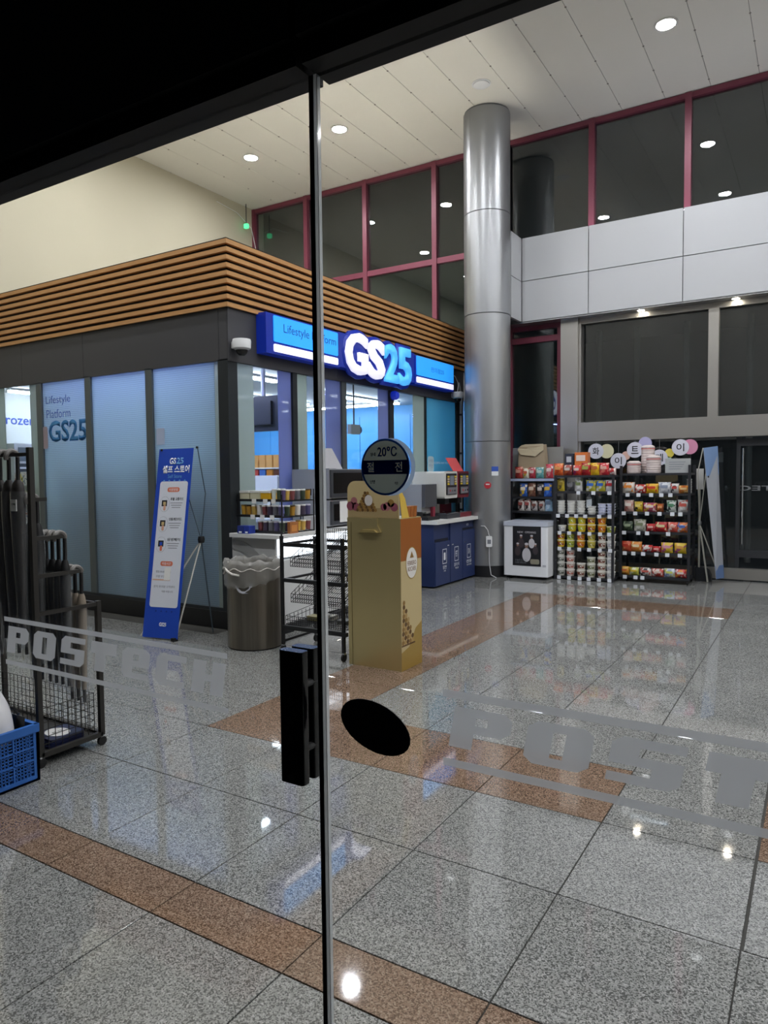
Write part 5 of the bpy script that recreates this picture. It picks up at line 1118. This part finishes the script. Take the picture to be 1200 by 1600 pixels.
# rack B
YC, YD = 9.96, 10.36
PB = lambda cx_: ony(940+cx_/6, 800, YC).x
tb = thing('snack_rack', 'charcoal rack of bagged snacks on casters before the glass entrance', 'shelf', (-1.9, 10.15, 0))
ZB = (1.475, 1.205, .955, .69, .41, .085)
shelfrack(tb, -2.322, -1.455, YC, YD, ZB, 1.58, [(1.205, [PB(v) for v in (245, 347, 465, 560, 645)]), (.955, [PB(v) for v in (210, 318, 428, 545, 665, 740)]), (.69, [PB(v) for v in (215, 348, 430, 628)]), (.41, [PB(v) for v in (222, 303, 395, 520, 622, 740)]), (.085, [PB(v) for v in (225, 325, 390)])], back=1)
for x_ in (-2.32, -1.47):
    for y in (YC+.02, YD-.02): caster(x_, y, .06, tb, .03)
rowsB = [(1.205, 'second', [(185, 300, 95, ('#d9d4cc', '#e8e2da', '#e08a3c'), 'white and orange'), (305, 405, 75, ('#c23a34', '#d8c8c0', '#ece4e0'), 'red and white'), (410, 522, 82, ('#e6b826', '#dca21c', '#c8402c'), 'yellow'), (525, 638, 95, ('#cfd3da', '#eef0f4', '#8a94a8'), 'silver'), (640, 715, 82, ('#d8d4d2', '#4a4348', '#b0403c'), 'white and plum'), (715, 812, 66, ('#d08a3a', '#b8642c', '#e2c08a'), 'tan orange')]),
         (.955, 'third', [(203, 292, 100, ('#dcb4ac', '#c87a70', '#ece2da'), 'dusty pink'), (300, 378, 88, ('#d8b832', '#2c2a20', '#e6d27a'), 'yellow and black'), (385, 505, 78, ('#b8506c', '#e0b84a', '#ead8d0'), 'rose and gold'), (510, 575, 72, ('#8f4a26', '#c86a2c', '#d8a070'), 'rust brown'), (605, 692, 100, ('#d0d8d2', '#2c3a34', '#5a8a6c'), 'green and white'), (710, 812, 105, ('#c9c4c2', '#e8e6e4', '#b8564c'), 'silver and rose')]),
         (.69, 'fourth', [(193, 285, 82, ('#3a4a38', '#5c6a52', '#9aa88c'), 'dark green'), (298, 408, 102, ('#b8b8ac', '#e4e4dc', '#7c8468'), 'shiny silver'), (415, 497, 66, ('#b8262e', '#d0484a', '#e4b0a8'), 'crimson'), (500, 612, 84, ('#c22c30', '#8f2024', '#dccfa0'), 'red and cream'), (618, 705, 84, ('#d85a4c', '#e8ddd6', '#e6b0a0'), 'coral'), (705, 800, 84, ('#d87a3a', '#c8ccd8', '#4a68b0'), 'orange and blue')]),
         (.41, 'fifth', [(180, 268, 88, ('#d05a3c', '#e8a070', '#b83a2c'), 'red orange'), (270, 372, 86, ('#e0923a', '#d8743a', '#ecdcb4'), 'golden orange'), (375, 472, 60, ('#c83a38', '#e4dcd8', '#d8d4d0'), 'red and white'), (475, 552, 52, ('#b02a30', '#d04a44', '#e2a49c'), 'deep red'), (556, 665, 88, ('#e2c432', '#b85a8c', '#d89aa8'), 'yellow and purple'), (680, 792, 88, ('#dcc02c', '#a04a80', '#d8a04c'), 'lemon and plum')]),
         (.085, 'bottom', [(168, 255, 72, ('#dca23a', '#e4c070', '#c86a3c'), 'amber'), (257, 347, 68, ('#b8c25a', '#e0e2d0', '#d8b83c'), 'green and yellow'), (358, 465, 70, ('#d6d2ce', '#3c3a3c', '#b85a50'), 'black and white'), (470, 580, 68, ('#c8463c', '#e2d8d2', '#e0c8bc'), 'scarlet and white'), (588, 690, 74, ('#cfd8e4', '#8aa0c8', '#c8d06c'), 'pale blue'), (690, 796, 72, ('#c8383c', '#e09a3a', '#d8c8c4'), 'red and orange')])]
for z, nm, items in rowsB:
    for k, (a_, b_, h, c_, cn) in enumerate(items):
        snack(PB(a_), PB(b_), YC+.055, z+.002, h/6*.0094, c_, '%s snack bag, %s on the %s shelf of the caster rack' % (cn, ords[k], nm), 'bagged snacks on the %s shelf of the caster rack' % nm, .08)
for k, (a_, b_, z0, z1, lb) in enumerate(((315, 462, 1.477, 1.86, 'tallest wrapped stack of white paper bowls on the caster rack'), (208, 357, 1.477, 1.645, 'lowest wrapped stack of white paper bowls on the caster rack'), (390, 548, 1.477, 1.715, 'broad wrapped stack of white paper bowls before the tallest stack'))):
    x_ = (PB(a_)+PB(b_))/2; r_ = abs(PB(b_)-PB(a_))/2*.9; y = YC+(.29, .12, .115)[k]
    t = thing('bowl_stack', lb, 'bowls', (x_, y, z0), group='wrapped paper bowls on the caster rack')
    n = 10 if k == 0 else 5 if k == 1 else 7; pr = []
    for i in range(n): z = z0+(z1-z0-.02)*i/n; pr += [(r_*.93, z), (r_, z+(z1-z0)/n*.8)]
    MB().lathe(pr+[(r_*.9, z1-.015), (r_*.6, z1)], (x_, y, 0), 18).build('bowls', mat('wrapped bowl white', '#dccfcc', .3), t, smooth=True)
    MB().lathe([(r_*1.012, z1-.055), (r_*1.012, z1-.045)], (x_, y, 0), 18, caps=False).build('red_band', mat('red band', '#cc5c58', .4), t, smooth=True)
t = thing('shelf_notice', 'grey printed notice board standing on the caster rack', 'sign', ((PB(590)+PB(828))/2, YC+.03, 1.477))
MB().box(PB(590), PB(828), YC+.02, YC+.03, 1.477, 1.665).build('board', mat('notice grey', '#a9acad', .5), t)
for i in range(4): MB().box(PB(625), PB(780-15*i), YC+.019, YC+.02, 1.615-.03*i, 1.622-.03*i).build('printed_line', inkg, t)
MB().box(PB(640), PB(700), YC+.03, YC+.08, 1.477, 1.483).build('foot', mat('notice grey', '#a9acad', .5), t)
x_ = PB(795)
t = thing('cup_roll', 'slim column of white paper cups at the banner end of the caster rack', 'cups', (x_, YC+.2, 1.207))
for k in range(6): MB().lathe([(.030, 1.207+.032*k), (.034, 1.235+.032*k)], (x_, YC+.2, 0), 12).build('cup', paper, t, smooth=True)
# small shelf behind the freezer
PC = lambda cx_: ony(780+cx_/6, 770, 10.1).x
tc_ = thing('low_shelf', 'small dark shelf of pouches behind the white freezer', 'shelf', (-3.65, 10.2, 0))
MB().box(-4.05, -3.26, 10.385, 10.395, .82, 1.88).build('back_panel', mat('grey shelf back', '#8f8e8c', .6), tc_)
for x_ in (-3.96, -3.31): MB().box(x_-.012, x_+.012, 10.09, 10.115, 0, 1.42).build('post', rackm, tc_)
for z in (1.415, 1.145, .93): MB().box(-3.97, -3.30, 10.085, 10.385, z-.03, z).build('shelf', rackm, tc_)
MB().box(-3.97, -3.30, 10.08, 10.0845, 1.375, 1.412).build('price_strip', mat('pale blue strip', '#aab6d2', .4), tc_)
for x_ in (-3.93, -3.34): MB().box(x_-.015, x_+.015, 10.12, 10.37, .811, .90).build('bracket', rackm, tc_)
for z, nm, items in ((1.415, 'top', [(145, 215, 108, ('#b8443c', '#9a2f34', '#d09a88'), 'dull red'), (217, 272, 92, ('#dcd8c8', '#d8b840', '#c8644c'), 'cream and yellow'), (278, 335, 100, ('#a83040', '#c04858', '#d8c0bc'), 'berry red'), (342, 412, 100, ('#5fa4a8', '#7cc0bc', '#c8dcd4'), 'teal'), (435, 500, 128, ('#c83c4c', '#e08a90', '#ead4d0'), 'tall pink red')]),
                     (1.145, 'middle', [(190, 258, 122, ('#2f5fb4', '#e0bc3c', '#e8dcc0'), 'blue and yellow'), (266, 336, 125, ('#6a4030', '#8f6a50', '#d8c4b0'), 'cocoa brown'), (350, 412, 118, ('#27252a', '#5c4840', '#d0c8c4'), 'black and white'), (416, 488, 125, ('#2a5cc0', '#4a84dc', '#e0b84c'), 'bright blue')]),
                     (.93, 'lowest', [(170, 230, 112, ('#d0ccc8', '#4a2c2c', '#8f4a44'), 'white and maroon'), (233, 290, 112, ('#d4d0cc', '#3c2a2c', '#a0504c'), 'white and black'), (296, 355, 95, ('#c8c4c2', '#4a3430', '#7a4a40'), 'pale grey'), (365, 422, 95, ('#ccc8c4', '#503834', '#8a544a'), 'ash grey'), (426, 496, 130, ('#9cc0dc', '#c8dcec', '#5a6a80'), 'pale blue')])):
    for k, (a_, b_, h, c_, cn) in enumerate(items): snack(PC(a_), PC(b_), 10.125, z+.002, h/6*.0096, c_, '%s pouch on the %s shelf behind the freezer, %s from the column' % (cn, nm, ords[k]), 'pouches on the shelf behind the freezer', .055)
t = thing('paper_bag', 'folded brown paper bag standing over the pouches behind the freezer', 'bag', (-3.64, 10.27, 1.417))
kraft = mat('kraft paper', '#a8977f', .85, noise=.08, nscale=9)
MB().add([(-3.90, 10.20, 1.417), (-3.46, 10.20, 1.417), (-3.46, 10.37, 1.417), (-3.90, 10.37, 1.417), (-3.89, 10.22, 1.88), (-3.50, 10.22, 1.90), (-3.50, 10.34, 1.92), (-3.89, 10.34, 1.92)], [(0, 3, 2, 1), (4, 5, 6, 7), (0, 1, 5, 4), (1, 2, 6, 5), (2, 3, 7, 6), (3, 0, 4, 7)]).build('bag_body', kraft, t)
MB().add([(-3.905, 10.205, 1.84), (-3.85, 10.195, 1.77), (-3.62, 10.19, 1.74), (-3.55, 10.195, 1.80), (-3.50, 10.205, 1.83), (-3.51, 10.225, 1.925), (-3.80, 10.225, 1.925), (-3.89, 10.225, 1.88), (-3.70, 10.215, 1.84)], [(0, 1, 8), (1, 2, 8), (2, 3, 8), (3, 4, 8), (4, 5, 8), (5, 6, 8), (6, 7, 8), (7, 0, 8)]).build('folded_flap', mat('kraft flap', '#bdb096', .85), t)
# paper discs hung on the entrance glass
cream_d = mat('cream disc', '#dcd7b4', .6); lil = mat('lilac disc', '#b6b2da', .6); lim = mat('yellow disc', '#dccb58', .6); pnk = mat('pink disc', '#d78fae', .6); pch = mat('peach disc', '#e0b7a8', .6); mint = mat('mint disc', '#b9d8c4', .6)
for px, py, s_, lb, blobs in ((931, 705, '화', 'white letter disc with a cream blob, highest near the column', [(17, 0, 10, cream_d)]), (966, 720, '이', 'white letter disc low between the two racks', [(12, -8, 6, pch)]), (992, 703, '트', 'white letter disc with a lilac blob behind the wrapped bowls', [(16, -10, 9, lil)]), (1030, 715, '데', 'white letter disc with a yellow blob behind the notice board', [(16, -7, 6, lim), (13, 5, 6, mint)]), (1063, 699, '이', 'white letter disc with a pink blob nearest the leaning banner', [(15, -1, 10, pnk)])):
    q = ony(px, py, 10.56); t = thing('letter_disc', lb, 'sign', (q.x, 10.56, q.z-.11), group='paper letter discs on the entrance glass')
    MB().tube([(q.x, 10.57, q.z+.09), (q.x, 10.575, 1.96)], .002, 4).build('thread', mat('clear thread', '#8a8f94', .4), t)
    for dx, dy, r_, m_ in blobs:
        b_ = ony(px+dx, py+dy, 10.57); disc((b_.x, 10.572, b_.z), r_*.0102, r_*.0105, .004, n=18).build('paper_blob', m_, t)
    disc((q.x, 10.566, q.z), .112, .112, .005).build('paper_disc', mat('white disc', '#d8d8e6', .6), t)
    text(s_, (q.x, 10.5605, q.z), .10, .11, ink, t, bold=.012)
# leaning banner seen from behind, beside the caster rack
t = thing('banner_stand', 'narrow pale banner on an X-stand seen edge-on at the glass entrance', 'banner', (-1.2, 10.25, 0))
Q0, Q1 = ony(1099, 700, 10.1), ony(1121, 697, 10.45); Q2, Q3 = ony(1131, 903, 10.45), ony(1119, 905, 10.1)
Q2.z = max(Q2.z, .01); Q3.z = max(Q3.z, .01)
sheet = polyplate([Q0, Q1, Q2, Q3], .003).build('banner_sheet', mat('banner pale back', '#a9adb6', .6), t)
L_ = lambda a_, b_, s: a_+(b_-a_)*s
nrm = (Q1-Q0).cross(Q3-Q0).normalized(); nrm = -nrm if nrm.y > 0 else nrm
def band(s0, s1, m_, nm, u0=0, u1=1, d=.004):
    A, B = L_(Q0, Q3, s0), L_(Q1, Q2, s0); C, D = L_(Q0, Q3, s1), L_(Q1, Q2, s1)
    polyplate([L_(A, B, u0)+nrm*d, L_(A, B, u1)+nrm*d, L_(C, D, u1)+nrm*d, L_(C, D, u0)+nrm*d], .0006).build(nm, m_, sheet)
pbl = mat('banner pale blue', '#7f9cc8', .6)
band(0, .215, pbl, 'printed_band'); band(.90, 1, mat('banner slate blue', '#5f7aa8', .6), 'printed_band')
for i in range(5): band(.215, .228, ink, 'printed_mark', .1+.17*i, .2+.17*i)
for i in range(6): band(.30+.09*i, .335+.09*i, inkg, 'printed_mark', .45, .62); band(.31+.09*i, .318+.09*i, inkg, 'printed_mark', .15, .35)
rod = mat('pale rod', '#c9c8be', .4); hb = Vector((-1.375, 10.30, .80))
for q in (Q0, Q1): MB().tube([hb, L_(hb, Vector(q), .6)+Vector((-.05, 0, .08)), q-nrm*.004], .007, 6).build('arm', rod, t)
MB().tube([hb, (Q3+Q2)/2-nrm*.01+Vector((0, 0, .03))], .008, 6).build('leg', rod, t)
MB().tube([hb, (-1.27, 10.33, .006)], .012, 6).build('leg', rod, t)
MB().lathe([(.022, -.03), (.028, 0), (.022, .03)], hb, 10).build('hub', mat('grey hub', '#8d8f90', .5), t, smooth=True)
t = thing('sign_post', 'grey pole with a white card and a rounded dark weighted foot', 'stand', (-1.385, 10.46, 0))
MB().tube([(-1.395, 10.46, .05), (-1.40, 10.46, 1.30)], .014, 8).build('pole', rod, t)
MB().box(-1.44, -1.35, 10.44, 10.452, 1.25, 1.53).build('card', paper, t)
MB().prism([(-1.44, 0), (-1.24, 0), (-1.245, .08), (-1.275, .145), (-1.32, .18), (-1.44, .19)], lambda a_, b_, q: (a_, q, b_), 10.42, 10.56).build('weighted_foot', mat('charcoal plastic', '#23262c', .5), t)
